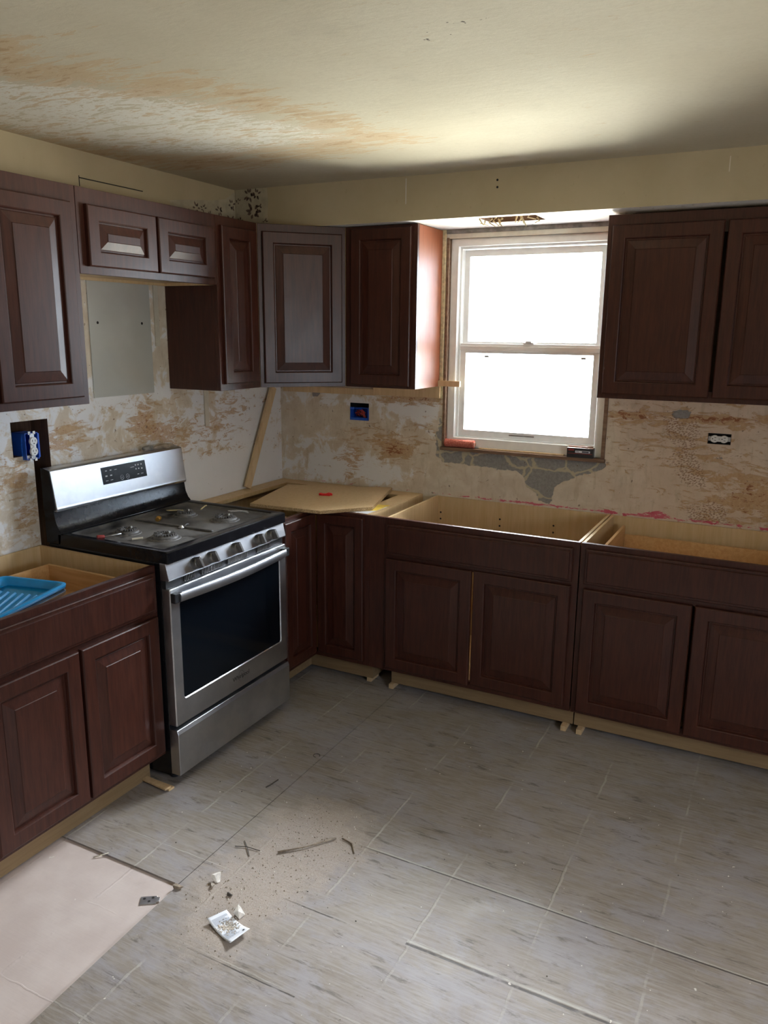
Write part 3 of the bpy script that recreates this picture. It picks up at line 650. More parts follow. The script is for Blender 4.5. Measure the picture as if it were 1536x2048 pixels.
def carcass(parent, w, d, z0, z1, side_l='maple', side_r='maple', top=True, bottom='maple', y0=0.019, toe=None, holes=()):
    t = 0.013; mb = MB(); g = 0.0006
    mb.box(g, y0, z0, t, d, z1, 'maple'); mb.box(w-t, y0, z0, w-g, d, z1, 'maple')
    if side_l != 'maple': mb.box(0, y0, z0, g, d, z1, side_l)
    if side_r != 'maple': mb.box(w-g, y0, z0, w, d, z1, side_r)
    mb.box(t, d-0.012, z0, w-t, d-0.004, z1, 'maple')
    zb = z0+(0.012 if toe is None else 0.0)
    mb.box(t, y0, zb, w-t, d-0.012, zb+t, bottom)
    if top: mb.box(t, y0, z1-t-0.002, w-t, d-0.012, z1-0.002, 'maple')
    for (hx, hz) in holes: mb.lathe([(0.005, 0), (0.005, 0.0006)], 'mask', 12, Matrix.Translation((hx, d-0.0121, hz)) @ Matrix.Rotation(PI/2, 4, 'X'))
    o = mb.build('carcass', parent)
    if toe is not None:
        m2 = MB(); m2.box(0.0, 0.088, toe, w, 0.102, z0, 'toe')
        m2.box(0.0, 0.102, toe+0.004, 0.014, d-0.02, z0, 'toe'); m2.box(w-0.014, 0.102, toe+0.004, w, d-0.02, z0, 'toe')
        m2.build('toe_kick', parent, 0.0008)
    return o
RL = PI/2
def upper(name, label, loc, rz, w, z0, z1, d, doors, **kw):
    t = thing(name, label, 'cabinet', loc, rz, 'dark cherry wall cabinets')
    carcass(t, w, d, z0, z1, **kw)
    faceframe(t, 0, w, z0, z1, [(0.040, w-0.040, z0+0.045, z1-0.085)])
    for (a, b2, c, e) in doors: door(t, a, c, b2-a, e-c, hinge=(-1 if a < w*0.3 else 1))
    return t
UB, UT, DU = 1.463, 2.224, 0.302
# window-wall side
upper('wall_cabinet', 'dark cherry wall cabinet just left of the window with glossy reddish side panel', (0.612, -0.305, 0), 0, 0.384, UB, UT, DU, [(0.034, 0.358, UB+0.012, UT-0.012)], side_r='cherry_side')
upper('wall_cabinet', 'wide dark two-door wall cabinet right of the window above the white outlet', (1.867, -0.305, 0), 0, 0.914, UB, 2.212, DU, [(0.022, 0.450, UB+0.020, 2.170), (0.464, 0.892, UB+0.020, 2.170)], side_l='cherry_side')
# range side
upper('wall_cabinet', 'tall narrow single-door wall cabinet between range opening and corner cabinet', (0.305, -0.914, 0), RL, 0.303, UB, UT, DU, [(0.024, 0.276, UB+0.030, UT-0.040)], side_l='cherry', side_r='cherry')
upper('wall_cabinet', 'short two-door wall cabinet above the range', (0.305, -1.676, 0), RL, 0.760, 1.928, UT, DU, [(0.034, 0.381, 1.955, 2.168), (0.393, 0.730, 1.955, 2.168)])
upper('wall_cabinet', 'large wall cabinet cut by the left picture edge above the blue outlet box', (0.305, -2.440, 0), RL, 0.762, UB, UT, DU, [(0.034, 0.376, UB+0.028, 2.166), (0.386, 0.728, UB+0.028, 2.166)], side_r='cherry')
# diagonal corner unit
t = thing('corner_wall_cabinet', 'diagonal corner wall cabinet with pale glare on its single door', 'cabinet', (0.305, -0.610, 0), PI/4, 'dark cherry wall cabinets')
wd = 0.305*math.sqrt(2)
faceframe(t, 0.0015, wd-0.0015, UB, UT, [(0.04, wd-0.04, UB+0.04, UT-0.05)])
door(t, 0.022, UB+0.02, wd-0.044, UT-UB-0.055, hinge=1)
mb = MB(); T = Matrix.Rotation(-PI/4, 4, 'Z') @ Matrix.Translation((-0.305, 0.610, 0))
poly = [(0.004, -0.004), (0.004, -0.607), (0.29, -0.607), (0.607, -0.29), (0.607, -0.004)]
mb.prism(poly, UB+0.012, UB+0.026, 'maple', None, T); mb.prism(poly, UT-0.016, UT-0.002, 'maple', None, T)
mb.box(0.006, -0.607, UB, 0.302, -0.596, UT, 'maple', T); mb.box(0.596, -0.302, UB, 0.607, -0.006, UT, 'maple', T)
mb.box(0.004, -0.596, UB+0.026, 0.012, -0.012, UT-0.016, 'maple', T); mb.box(0.012, -0.012, UB+0.026, 0.596, -0.004, UT-0.016, 'maple', T)
mb.build('carcass', t)

BB, BT, TK = 0.127, 0.889, 0.024
def base(name, label, loc, rz, w, doors, slabs, drawer=None, d=0.604, toe=TK, holes=(), side_l='maple', side_r='maple', zoff=0.0):
    t = thing(name, label, 'cabinet', loc, rz, 'dark cherry base cabinets')
    carcass(t, w, d, BB, BT-0.002, top=False, toe=toe, holes=holes, side_l=side_l, side_r=side_r)
    faceframe(t, 0, w, BB, BT, [(0.04, w-0.04, BB+0.035, 0.690), (0.04, w-0.04, 0.725, BT-0.035)])
    for (a, b2, c, e, sw, hg) in doors: door(t, a, c, b2-a, e-c, swing=sw, hinge=hg)
    return t
# sink base
t = base('sink_base_cabinet', 'open-topped empty dark base cabinet under the window', (0.996, -0.610, 0), 0, 0.912,
         [(0.014, 0.442, 0.148, 0.697, 0.0, -1), (0.450, 0.886, 0.150, 0.699, -0.022, 1)], [], holes=[(0.03, 0.80), (0.03, 0.765), (0.36, 0.80), (0.36, 0.765), (0.64, 0.80), (0.64, 0.765), (0.86, 0.8)])
slab(t, 0.014, 0.716, 0.872, 0.146, 'false_front')
# right base
t = base('base_cabinet', 'open-topped dark base cabinet cut by the right picture edge', (1.913, -0.610, 0), 0, 0.914,
         [(0.022, 0.452, 0.142, 0.695, 0.0, -1), (0.462, 0.892, 0.142, 0.695, 0.0, 1)], [])
def drawer(parent, x0, x1, y0, y1, z0, zs, zbk, fx0, fw):
    mb = MB(); k = 0.013
    mb.box(x0, y0, z0, x0+k, y1, zs, 'drawerwood'); mb.box(x1-k, y0, z0, x1, y1, zs, 'drawerwood')
    mb.box(x0+k, y1-k, z0, x1-k, y1, zbk, 'drawerwood'); mb.box(x0+k, y0, z0, x1-k, y0+k, zs, 'drawerwood')
    mb.box(x0+k, y0+k, z0+0.010, x1-k, y1-k, z0+0.016, 'drawerwood')
    o = mb.build('drawer', parent, 0.001)
    slab(o, fx0, 0.716, fw, 0.150)
    return o
dr = drawer(t, 0.065, 0.849, 0.030, 0.545, 0.735, 0.855, 0.815, 0.022, 0.870)
mb = MB(); mb.box(0.60, 0.10, 0.752, 0.63, 0.135, 0.835, 'drawerwood'); mb.box(0.63, 0.10, 0.752, 0.71, 0.118, 0.80, 'drawerwood'); mb.build('drawer_bracket', dr, 0.001)
# left base
t = base('base_cabinet', 'dark base cabinet left of the range holding the turquoise paint tray', (0.610, -2.470, 0), RL, 0.762,
         [(0.026, 0.378, 0.148, 0.697, 0.0, -1), (0.390, 0.748, 0.148, 0.697, 0.0, 1)], [], d=0.606, toe=0.001)
drawer(t, 0.065, 0.685, 0.030, 0.470, 0.745, 0.848, 0.848, 0.026, 0.722)
# lazy-susan corner base: two door leaves folded into the inside corner
t = thing('corner_base_cabinet', 'L-shaped corner base cabinet with folding door beside the range', 'cabinet', (0, 0, 0), 0, 'dark cherry base cabinets')
mb = MB(); E = 0.914
mb.box(0.004, -E, BB, 0.591, -E+0.013, BT-0.002, 'maple'); mb.box(E-0.013, -0.591, BB, E, -0.004, BT-0.002, 'maple')
mb.box(0.004, -E+0.013, BB, 0.012, -0.012, BT-0.002, 'maple'); mb.box(0.012, -0.012, BB, E-0.013, -0.004, BT-0.002, 'maple')
lp = [(0.012, -0.012), (0.012, -E+0.013), (0.59, -E+0.013), (0.59, -0.59), (E-0.013, -0.59), (E-0.013, -0.012)]
mb.prism(lp, BB, BB+0.013, 'maple')
mb.box(0.012, -E+0.013, BT-0.022, 0.10, -0.10, BT-0.002, 'maple'); mb.box(0.012, -0.10, BT-0.022, E-0.013, -0.012, BT-0.002, 'maple')
mb.box(E-0.10, -0.59, BT-0.022, E-0.013, -0.10, BT-0.002, 'maple'); mb.box(0.10, -E+0.013, BT-0.022, 0.59, -E+0.10, BT-0.002, 'maple')
mb.build('carcass', t, 0.0008)
mb = MB(); mb.box(0.515, -E, TK, 0.529, -0.515, BB, 'toe'); mb.box(0.529, -0.529, TK, E-0.02, -0.515, BB, 'toe'); mb.box(E-0.034, -0.515, TK, E-0.02, -0.03, BB, 'toe')
mb.build('toe_kick', t, 0.0008)
mb = MB()
mb.box(0.591, -E, BB, 0.610, -E+0.035, BT, 'cherry'); mb.box(0.591, -E+0.035, BT-0.03, 0.610, -0.591, BT, 'cherry'); mb.box(0.591, -E+0.035, BB, 0.610, -0.591, BB+0.03, 'cherry')
mb.box(0.879, -0.610, BB, 0.914, -0.591, BT, 'cherry'); mb.box(0.610, -0.610, BT-0.03, 0.879, -0.591, BT, 'cherry'); mb.box(0.610, -0.610, BB, 0.879, -0.591, BB+0.03, 'cherry')
mb.build('face_frame', t, 0.001)
dl = door(t, 0, 0.152, 0.259, 0.720, hinge=-1, st=0.05); dl.location = (0.610, -0.890, 0.152); dl.rotation_euler = (0, 0, RL)
door(t, 0.6305, 0.152, 0.2565, 0.720, yf=-0.610, hinge=1, st=0.05)
mb = MB(); mb.box(0.915, -0.610, BB, 0.995, -0.592, BT, 'cherry')
tag(mb.build('filler_strip', bevel=0.001), 'plain dark cherry filler strip between corner cabinet and sink cabinet', 'filler strip')

# ------------------------------------------------------------------ the range
rg = thing('gas_range', 'stainless steel gas range with black cooktop missing its grates', 'stove', (0.660, -1.703, 0), RL)
RW, RD = 0.758, 0.625
mb = MB(); mb.box(0.003, 0.030, 0.030, RW-0.003, RD-0.01, 0.898, 'black'); mb.build('oven_body', rg, 0.003)
for lx in (0.03, RW-0.07):
    for ly in (0.06, RD-0.08):
        mb = MB(); mb.lathe([(0.018, 0.002), (0.018, 0.01), (0.011, 0.012), (0.011, 0.0302)], 'blackmat', 14, Matrix.Translation((lx+0.02, ly, 0))); mb.build('leg', rg)
def rc(x0, x1, y0, y1, z, r=0.012, n=4):
    P = []
    for cx, cy, a0 in ((x1-r, y0+r, -PI/2), (x1-r, y1-r, 0), (x0+r, y1-r, PI/2), (x0+r, y0+r, PI)):
        for k in range(n+1):
            a = a0+k*PI/2/n; P.append((cx+r*math.cos(a), cy+r*math.sin(a), z))
    return P
mb = MB()
Z1 = 0.944
mb.loops([rc(0, RW, -0.008, 0.56, 0.899, .006), rc(0, RW, -0.008, 0.56, Z1-0.004, .006), rc(0.004, RW-0.004, -0.004, 0.556, Z1, .008), rc(0.030, RW-0.030, 0.035, 0.535, Z1, .015), rc(0.036, RW-0.036, 0.041, 0.529, Z1-0.004, .015)], 'black', True, False)
mb.loops([rc(0.036, RW-0.036, 0.041, 0.529, Z1-0.004, .015), rc(0.050, RW-0.050, 0.055, 0.515, Z1-0.011, .02), rc(0.075, RW-0.075, 0.085, 0.49, Z1-0.013, .03)], 'cooktop', False, True)
ck = mb.build('cooktop', rg); smooth_angle(ck, 30)
mb = MB(); mb.box(0.352, 0.075, Z1-0.0135, 0.364, 0.50, Z1-0.005, 'cooktop'); mb.build('divider', ck, 0.004)
mb = MB(); mb.lathe([(0.012, 0), (0.012, 0.006), (0.007, 0.009), (0.007, 0.013)], 'steel', 14, Matrix.Translation((0.345, 0.23, Z1-0.0135)))
mb.tube([(0.36, 0.23, Z1-0.008), (0.385, 0.235, Z1-0.003), (0.40, 0.24, Z1-0.008)], 0.004, 'cooktop'); mb.build('bracket', ck, 0, True)
for bx, by, rr in ((0.178, 0.365, 0.046), (0.192, 0.180, 0.052), (0.535, 0.375, 0.044), (0.553, 0.170, 0.052)):
    zz = Z1-0.0135; T = Matrix.Translation((bx, by, zz))
    mb = MB(); mb.lathe([(rr*1.25, 0), (rr*1.2, 0.003), (rr*1.02, 0.005), (rr*0.98, 0.012), (rr*0.8, 0.014)], 'burner', 32, T)
    b = mb.build('burner', rg); smooth_angle(b, 35)
    mb = MB()
    for k in range(22):
        R = T @ Matrix.Rotation(2*PI*k/22, 4, 'Z'); mb.box(rr*0.50, -0.0022, 0.012, rr*0.80, 0.0022, 0.021+0.002*(k % 2), 'burner', R)
    mb.lathe([(rr*0.42, 0.012), (rr*0.42, 0.018), (rr*0.30, 0.019), (rr*0.28, 0.013), (rr*0.1, 0.013)], 'burner', 20, T)
    mb.tube([(bx+rr*0.3, by-rr*0.2, zz+0.012), (bx+rr*0.35, by-rr*0.2, zz+0.026)], 0.003, 'white', 8)
    mb.build('burner_crown', b)
# backguard: dark riser, stainless box with sloping face
def prof_x(mb, prof, x0, x1, mk):      # (y,z) profile extruded along x
    mb.loops([[(x0, y, z) for y, z in prof], [(x1, y, z) for y, z in prof]], mk, True, True)
mb = MB()
prof_x(mb, [(0.545, 0.900), (0.535, 0.946), (0.548, 0.958), (0.562, 0.985), (0.572, 1.040), (0.622, 1.040), (0.622, 0.900)], 0.0, RW, 'black')
smooth_angle(mb.build('riser', rg, 0.002), 50)
mb = MB()
prof_x(mb, [(0.556, 1.030), (0.551, 1.040), (0.553, 1.048), (0.576, 1.190), (0.584, 1.197), (0.622, 1.200), (0.622, 1.030)], 0.004, RW-0.004, 'stainless')
bgd = mb.build('backguard', rg, 0.002)
for x0, x1 in ((-0.001, 0.0045), (RW-0.0045, RW+0.001)):
    mb = MB(); prof_x(mb, [(0.560, 1.036), (0.580, 1.192), (0.6225, 1.201), (0.6225, 1.03)], x0, x1, 'black'); mb.build('end_cap', bgd)
sl = math.atan2(0.576-0.553, 1.190-1.048)
def on_bg(x, z, off=0.0008):
    y = 0.553+(z-1.048)*math.tan(sl)-off; return (x, y, z)
mb = MB(); P = [on_bg(0.254, 1.097), on_bg(0.508, 1.097), on_bg(0.508, 1.168), on_bg(0.254, 1.168)]; Q = [(x, y+0.004, z) for x, y, z in P]
mb.loops([Q, P], 'display', True, True); dsp = mb.build('display_panel', bgd)
mb = MB()
def mk_rect(x, z, w, h, mk='mark'):
    b = len(mb.v); mb.v += [on_bg(x, z, .0013), on_bg(x+w, z, .0013), on_bg(x+w, z+h, .0013), on_bg(x, z+h, .0013)]; mb.face((b, b+1, b+2, b+3), mk)
for x, z, w, h in ((0.275, 1.150, .010, .004), (0.300, 1.150, .010, .004), (0.326, 1.150, .014, .002), (0.272, 1.128, .011, .005), (0.298, 1.128, .011, .005), (0.270, 1.110, .014, .002), (0.296, 1.110, .014, .002),
                   (0.418, 1.146, .022, .002), (0.446, 1.150, .006, .006), (0.462, 1.150, .006, .006), (0.480, 1.150, .006, .006), (0.446, 1.134, .006, .005), (0.462, 1.134, .006, .005), (0.480, 1.132, .007, .006), (0.452, 1.112, .010, .002), (0.474, 1.112, .014, .002)):
    mk_rect(x, z, w, h)
for cx in (0.362, 0.394):
    for k in range(20):
        a = 2*PI*k/20; a2 = 2*PI*(k+1)/20; b = len(mb.v)
        for rr_, aa in ((.010, a), (.010, a2), (.0088, a2), (.0088, a)): mb.v.append(on_bg(cx+rr_*math.cos(aa), 1.113+rr_*math.sin(aa), .0013))
        mb.face((b, b+1, b+2, b+3), 'mark')
    mk_rect(cx-.004, 1.112, .008, .002)
mb.build('display_print', dsp)
# control panel, vents, handle, door, drawer
mb = MB(); prof_x(mb, [(0.034, 0.832), (-0.006, 0.832), (-0.008, 0.838), (0.006, 0.898), (0.034, 0.898)], 0.002, RW-0.002, 'stainless'); cp = mb.build('control_panel', rg, 0.0015)
mb = MB(); mb.box(0.004, 0.010, 0.800, RW-0.004, 0.034, 0.832, 'blackmat')
for a0, a1 in ((0.10, 0.17), (0.20, 0.33), (0.36, 0.50), (0.56, 0.66)):
    n = int((a1-a0)/0.009)
    for k in range(n): mb.box(a0+k*0.009, 0.004, 0.804, a0+k*0.009+0.004, 0.0102, 0.826, 'knob')
mb.build('vent', rg)
for lx in (0.153, 0.246, 0.398, 0.556, 0.647):
    T = Matrix.Translation((lx, -0.002, 0.864)) @ Matrix.Rotation(PI/2-0.27, 4, 'X')
    mb = MB(); mb.lathe([(0.0235, -0.001), (0.0235, 0.007), (0.0220, 0.012), (0.0205, 0.018), (0.0180, 0.021)], 'knob', 28, T)
    mb.loops([[(-0.0220, -0.0085, 0.010), (0.0220, -0.0085, 0.010), (0.0220, 0.0085, 0.010), (-0.0220, 0.0085, 0.010)], [(-0.0215, -0.0055, 0.038), (0.0215, -0.0055, 0.038), (0.0215, 0.0055, 0.038), (-0.0215, 0.0055, 0.038)]], 'knob', False, True, T @ Matrix.Rotation(PI/2+0.25, 4, 'Z'))
    smooth_angle(mb.build('knob', rg, 0.0012), 35)
mb = MB()
def rz_(x0, x1, z0, z1, y, r): return [(p[0], y, p[1]) for p in [(q[0], q[1]) for q in rc(x0, x1, z0, z1, 0, r)]]
mb.loops([rz_(0.004, RW-0.004, 0.247, 0.800, 0.030, .006), rz_(0.004, RW-0.004, 0.247, 0.800, -0.004, .006), rz_(0.007, RW-0.007, 0.250, 0.797, -0.008, .006), rz_(0.052, RW-0.052, 0.345, 0.742, -0.008, .012), rz_(0.056, RW-0.056, 0.349, 0.738, -0.0045, .010)], 'stainless', True, False)
od = mb.build('oven_door', rg); smooth_angle(od, 25)
mb = MB(); mb.loops([rz_(0.054, RW-0.054, 0.347, 0.740, 0.004, .010), rz_(0.056, RW-0.056, 0.349, 0.738, -0.0050, .010)], 'ovenglass', True, True); mb.build('oven_window', od)
mb = MB(); n = 24; rings = []
for k in range(n+1):
    t_ = k/n; x = 0.034+t_*(RW-0.068); bow = -0.032-0.020*math.sin(PI*t_); hz = 0.0165+0.002*math.sin(PI*t_)
    zc = 0.766
    rings.append([(x, bow+0.010, zc-hz), (x, bow+0.002, zc-hz*1.02), (x, bow-0.002, zc-hz*0.6), (x, bow-0.003, zc+hz*0.6), (x, bow+0.002, zc+hz*1.02), (x, bow+0.010, zc+hz)])
mb.loops(rings, 'stainless', True, True); hd = mb.build('door_handle', od); smooth_angle(hd, 40)
for x0, x1 in ((0.006, 0.046), (RW-0.046, RW-0.006)):
    mb = MB(); mb.box(x0, -0.030, 0.748, x1, -0.007, 0.786, 'blackmat'); mb.build('handle_mount', hd, 0.003)
text('lettering', 'Whirlpool', 0.027, 'blackmat', od, (0.405, -0.0082, 0.300), (PI/2, 0, 0))
mb = MB(); n = 40
for k in range(n):                    # swoosh ring around the lettering
    a0, a1 = 2*PI*k/n-0.6, 2*PI*(k+1)/n-0.6
    if k > 30: continue
    b = len(mb.v); w0 = 0.0012
    for aa, q in ((a0, 0), (a1, 0), (a1, w0), (a0, w0)): mb.v.append((0.405+(0.018+q)*math.cos(aa), -0.0086, 0.302+(0.022+q)*math.sin(aa)))
    mb.face((b, b+1, b+2, b+3), 'blackmat')
mb.build('emblem', od)
mb = MB(); prof_x(mb, [(0.030, 0.042), (-0.012, 0.042), (-0.015, 0.046), (-0.015, 0.216), (-0.008, 0.232), (0.030, 0.232)], 0.002, RW-0.002, 'stainless'); mb.build('storage_drawer', rg, 0.002)

def wp(lx, ly, z): return (0.660-ly, -1.703+lx, z)      # range-local to world
# ------------------------------------------------------------------ loose things on the range
ZT = Z1-0.013
mb = MB(); mb.lathe([(0.009, -0.016), (0.011, -0.014), (0.011, -0.004), (0.007, -0.003), (0.007, 0.010), (0.009, 0.011), (0.009, 0.016)], 'brass', 14, Matrix.Translation((0.262, -1.312, ZT+0.011)) @ Matrix.Rotation(PI/2, 4, 'X') @ Matrix.Rotation(0.5, 4, 'Y'))
tag(smooth_angle(mb.build('brass_fitting')), 'small brass fitting lying on the cooktop near the rear burners', 'fitting')
t = thing('metal_rod', 'thin metal rod with dark red tip beside the rear burner nearest the outlet', 'tool', (0.315, -1.60, ZT+0.006))
mb = MB(); mb.tube([(-0.030, -0.035, 0.002), (0.004, 0.020, 0.007)], 0.003, 'steel'); mb.build('shaft', t, 0, True)
mb = MB(); mb.tube([(-0.044, -0.060, 0.004), (-0.030, -0.035, 0.003)], [0.0085, 0.007], 'redprint', 12); mb.build('handle', t, 0.001, True)
mb = MB(); mb.tube([(0.395, -1.60, ZT+0.004), (0.418, -1.565, ZT+0.004)], 0.005, 'tancaulk', 10)
tag(mb.build('wall_plug'), 'short pale plug lying between the two left burners', 'plug')
mb = MB(); mb.prism([(0.205, -1.20), (0.225, -1.205), (0.275, -1.165), (0.262, -1.158)], ZT+0.020, ZT+0.022, 'twig')
tag(mb.build('straw_piece'), 'flat straw-coloured sliver lying across the rear right burner', 'debris')
mb = MB(); mb.tube([(0.30, -1.08, ZT+0.012), (0.275, -1.02, ZT+0.014), (0.27, -1.005, ZT+0.012)], 0.003, 'twig')
tag(mb.build('straw_piece'), 'thin pale straw lying behind the front right burner', 'debris')
mb = MB(); mb.tube([(0.49, -1.11, ZT+0.0275), (0.50, -1.06, ZT+0.022), (0.52, -1.02, ZT+0.010)], 0.0025, 'greydust'); mb.tube([(0.47, -1.10, ZT+0.0275), (0.478, -1.05, ZT+0.021), (0.50, -1.0, ZT+0.009)], 0.0025, 'greydust')
tag(mb.build('bent_wires'), 'two bent grey wires resting on the front right burner', 'wire')
def crumple(name, c, sx, sy, sz, mk, seed, label, cat, n=2):
    bm = bmesh.new(); bmesh.ops.create_icosphere(bm, subdivisions=n, radius=1)
    rr = random.Random(seed)
    for v in bm.verts:
        k = 1+rr.uniform(-.28, .22); v.co = Vector((v.co.x*k*sx, v.co.y*k*sy, max(v.co.z*k, -0.6)*sz))
    me = bpy.data.meshes.new(name); bm.to_mesh(me); bm.free(); me.materials.append(M[mk])
    o = bpy.data.objects.new(name, me); C.objects.link(o); o.location = (c[0], c[1], c[2]+0.6*sz*0.95)
    return tag(o, label, cat)
crumple('plaster_flake', (0.060, -1.03, 1.198), 0.016, 0.068, 0.014, 'dirt', 4, 'brown flake of loose plaster lying on top of the backguard', 'debris')
crumple('plaster_flake', (0.052, -1.13, 1.198), 0.014, 0.035, 0.016, 'greydust', 9, 'smaller grey plaster flake on the backguard beside the brown one', 'debris')

# ------------------------------------------------------------------ sockets and boxes in the walls
def duplex(parent, T):
    """receptacle in local x (long axis), z up from plate; placed by T"""
    def ob(name, fill, par=parent, bev=0.0):
        mb = MB(); fill(mb); o = mb.build(name, par, bev); return o
    def yoke(mb):
        mb.box(-0.050, -0.010, 0, 0.050, 0.010, 0.0015, 'steel', T)
        for s in (-1, 1):
            mb.box(s*0.052-0.006, -0.016, 0, s*0.052+0.006, -0.006, 0.0015, 'white', T); mb.box(s*0.052-0.006, 0.006, 0, s*0.052+0.006, 0.016, 0.0015, 'white', T)
    ob('yoke', yoke)
    def face(mb):
        mb.box(-0.034, -0.012, 0.0015, 0.034, 0.012, 0.006, 'white', T)
        for s in (-1, 1): mb.lathe([(0.0165, 0.0015), (0.0165, 0.0095), (0.0155, 0.0105)], 'white', 24, T @ Matrix.Translation((s*0.0195, 0, 0)))
    o = ob('receptacle', face)
    def slots(mb):
        for s in (-1, 1):
            for q in (-1, 1): mb.box(s*0.0195-0.001, q*0.0063-0.0011, 0.0104, s*0.0195+0.007, q*0.0063+0.0011, 0.0108, 'mask', T)
            mb.lathe([(0.0024, 0.0104), (0.0024, 0.0108)], 'mask', 10, T @ Matrix.Translation((s*0.0195-0.008, 0, 0)))
        mb.lathe([(0.003, 0.006), (0.003, 0.0075)], 'steel', 10, T)
    ob('slot', slots, o)
def box_open(mb, x0, x1, z0, z1, d, t, mk, T):
    mb.box(x0, z0, -d, x1, z1, -d+t, mk, T)
    mb.box(x0, z0, -d, x0+t, z1, 0, mk, T); mb.box(x1-t, z0, -d, x1, z1, 0, mk, T); mb.box(x0, z0, -d, x1, z0+t, 0, mk, T); mb.box(x0, z1-t, -d, x1, z1, 0, mk, T)
# left wall: x_local -> +z (vertical), face -> +x
t = thing('wall_outlet', 'white duplex outlet in a blue box inside the wall hole left of the range', 'outlet', (0.0, -1.718, 1.288))
T = Matrix.Translation((0.022, 0, 0)) @ Matrix(((0, 0, 1, 0), (0, -1, 0, 0), (1, 0, 0, 0), (0, 0, 0, 1)))
mb = MB(); box_open(mb, -0.052, 0.052, -0.030, 0.030, 0.075, 0.003, 'bluebox', T); mb.box(-0.047, -0.038, -0.05, 0.047, -0.030, -0.004, 'bluebox', T); mb.build('outlet_box', t, 0.001)
duplex(t, T @ Matrix.Translation((0, 0, 0.001)))
# right on the back wall: horizontal, face -> -y
t = thing('wall_outlet', 'white duplex outlet set sideways in the stained wall right of the window', 'outlet', (2.354, 0.0, 1.282))
T = Matrix(((1, 0, 0, 0), (0, 0, -1, 0), (0, 1, 0, 0), (0, 0, 0, 1)))
mb = MB(); box_open(mb, -0.048, 0.048, -0.024, 0.024, 0.05, 0.002, 'mask', T); mb.build('outlet_box', t)
duplex(t, T @ Matrix.Translation((0, 0, -0.002)))
t = thing('junction_box', 'blue plastic junction box with red wires below the cabinets left of the window', 'junction box', (0.520, 0.0, 1.297))
mb = MB(); box_open(mb, -0.056, 0.056, -0.038, 0.030, 0.05, 0.003, 'bluebox', T @ Matrix.Translation((0, 0, 0.006))); mb.box(-0.056, -0.0385, 0.006, 0.056, -0.024, 0.008, 'bluebox', T); mb.box(-0.056, 0.02, 0.004, -0.03, 0.032, 0.008, 'bluebox', T); mb.build('outlet_box', t, 0.001)
mb = MB(); random.seed(5)
for k in range(6):
    a = [(-0.035+0.006*k, -0.02, -0.03), (-0.015+random.uniform(-.015, .015), 0.0+random.uniform(-.01, .012), -0.008), (0.005+random.uniform(-.02, .02), 0.01+random.uniform(-.015, .01), 0.001), (0.03+random.uniform(-.012, .005), -0.018+random.uniform(-.01, .02), -0.01)]
    mb.tube([T @ Vector(p) for p in a], 0.0035, 'copper' if k != 2 else 'blackmat')
mb.build('wire', t, 0, True)

# ------------------------------------------------------------------ wood strips on the walls
mb = MB(); mb.box(0.615, -0.022, 1.402, 1.004, -0.003, 1.462, 'pine'); mb.box(0.03, -0.018, 1.398, 0.614, -0.003, 1.432, 'pine')
tag(mb.build('support_ledger', bevel=0.001), 'pale wood ledger strip on the wall under the cabinets left of the window', 'wood strip')
mb = MB(); mb.box(0.94, -0.030, 1.464, 1.115, -0.013, 1.492, 'pine', Matrix.Translation((0, -0.0, 0)))
o = mb.build('wood_shim', bevel=0.0008); tag(o, 'pale wood shim sticking out beside the cabinet across the window', 'shim')
mb = MB(); a = Vector((0.030, -0.378, 0.895)); b_ = Vector((0.030, -0.115, 1.425)); dv = (b_-a)
ang = math.atan2(dv.y, dv.z); Lg = dv.length
T = Matrix.Translation(a) @ Matrix.Rotation(-ang, 4, 'X')
mb.box(-0.008, -0.023, 0.0, 0.008, 0.023, Lg, 'pine', T)
tag(mb.build('wood_lath', bevel=0.001), 'slanted wood strip leaning against the wall in the corner', 'wood strip')

# ------------------------------------------------------------------ corner board and what lies on it
mb = MB(); mb.prism([(0.19, -0.226), (0.312, -0.731), (0.699, -0.704), (0.873, -0.503), (0.735, -0.02)], 0.0, 0.016, 'maple', 'chip')
o = mb.build('particle_board', bevel=0.0006); o.location = (0, 0, 0.8900)
tag(o, 'loose five-sided particle board lying over the open corner cabinet', 'board')
t = thing('utility_knife', 'small red plastic clip lying on the particle board', 'clip', (0.535, -0.385, 0.906), 0.25)
mb = MB(); mb.box(-0.030, -0.010, 0.0, 0.026, -0.003, 0.009, 'red'); mb.box(-0.030, 0.004, 0.0, 0.034, 0.011, 0.009, 'red'); mb.box(-0.034, -0.010, 0.0, -0.020, 0.011, 0.012, 'red'); mb.build('clip_body', t, 0.002)
mb = MB(); mb.tube([(0.0, -0.006, 0.008), (0.015, 0.004, 0.013), (0.030, 0.010, 0.009)], 0.003, 'red'); mb.build('spring', t, 0, True)
t['category'] = 'clip'; t.name = 'red_clip'
mb = MB(); mb.prism([(0.70, -0.50), (0.86, -0.49), (0.862, -0.38), (0.78, -0.30)], 0.8782, 0.8795, 'yellow')
mb = MB(); mb.prism([(0.74, -0.585), (0.885, -0.580), (0.898, -0.40), (0.80, -0.36)], 0.8872, 0.8885, 'paper'); tag(mb.build('paper_sheet'), 'white paper sheet pinched under the particle board', 'paper')
mb = MB(); mb.prism([(0.80, -0.57), (0.893, -0.50), (0.896, -0.36), (0.84, -0.38)], 0.8886, 0.8894, 'yellow'); tag(mb.build('paper_sheet'), 'yellow paper scrap showing beneath the particle board edge', 'paper')

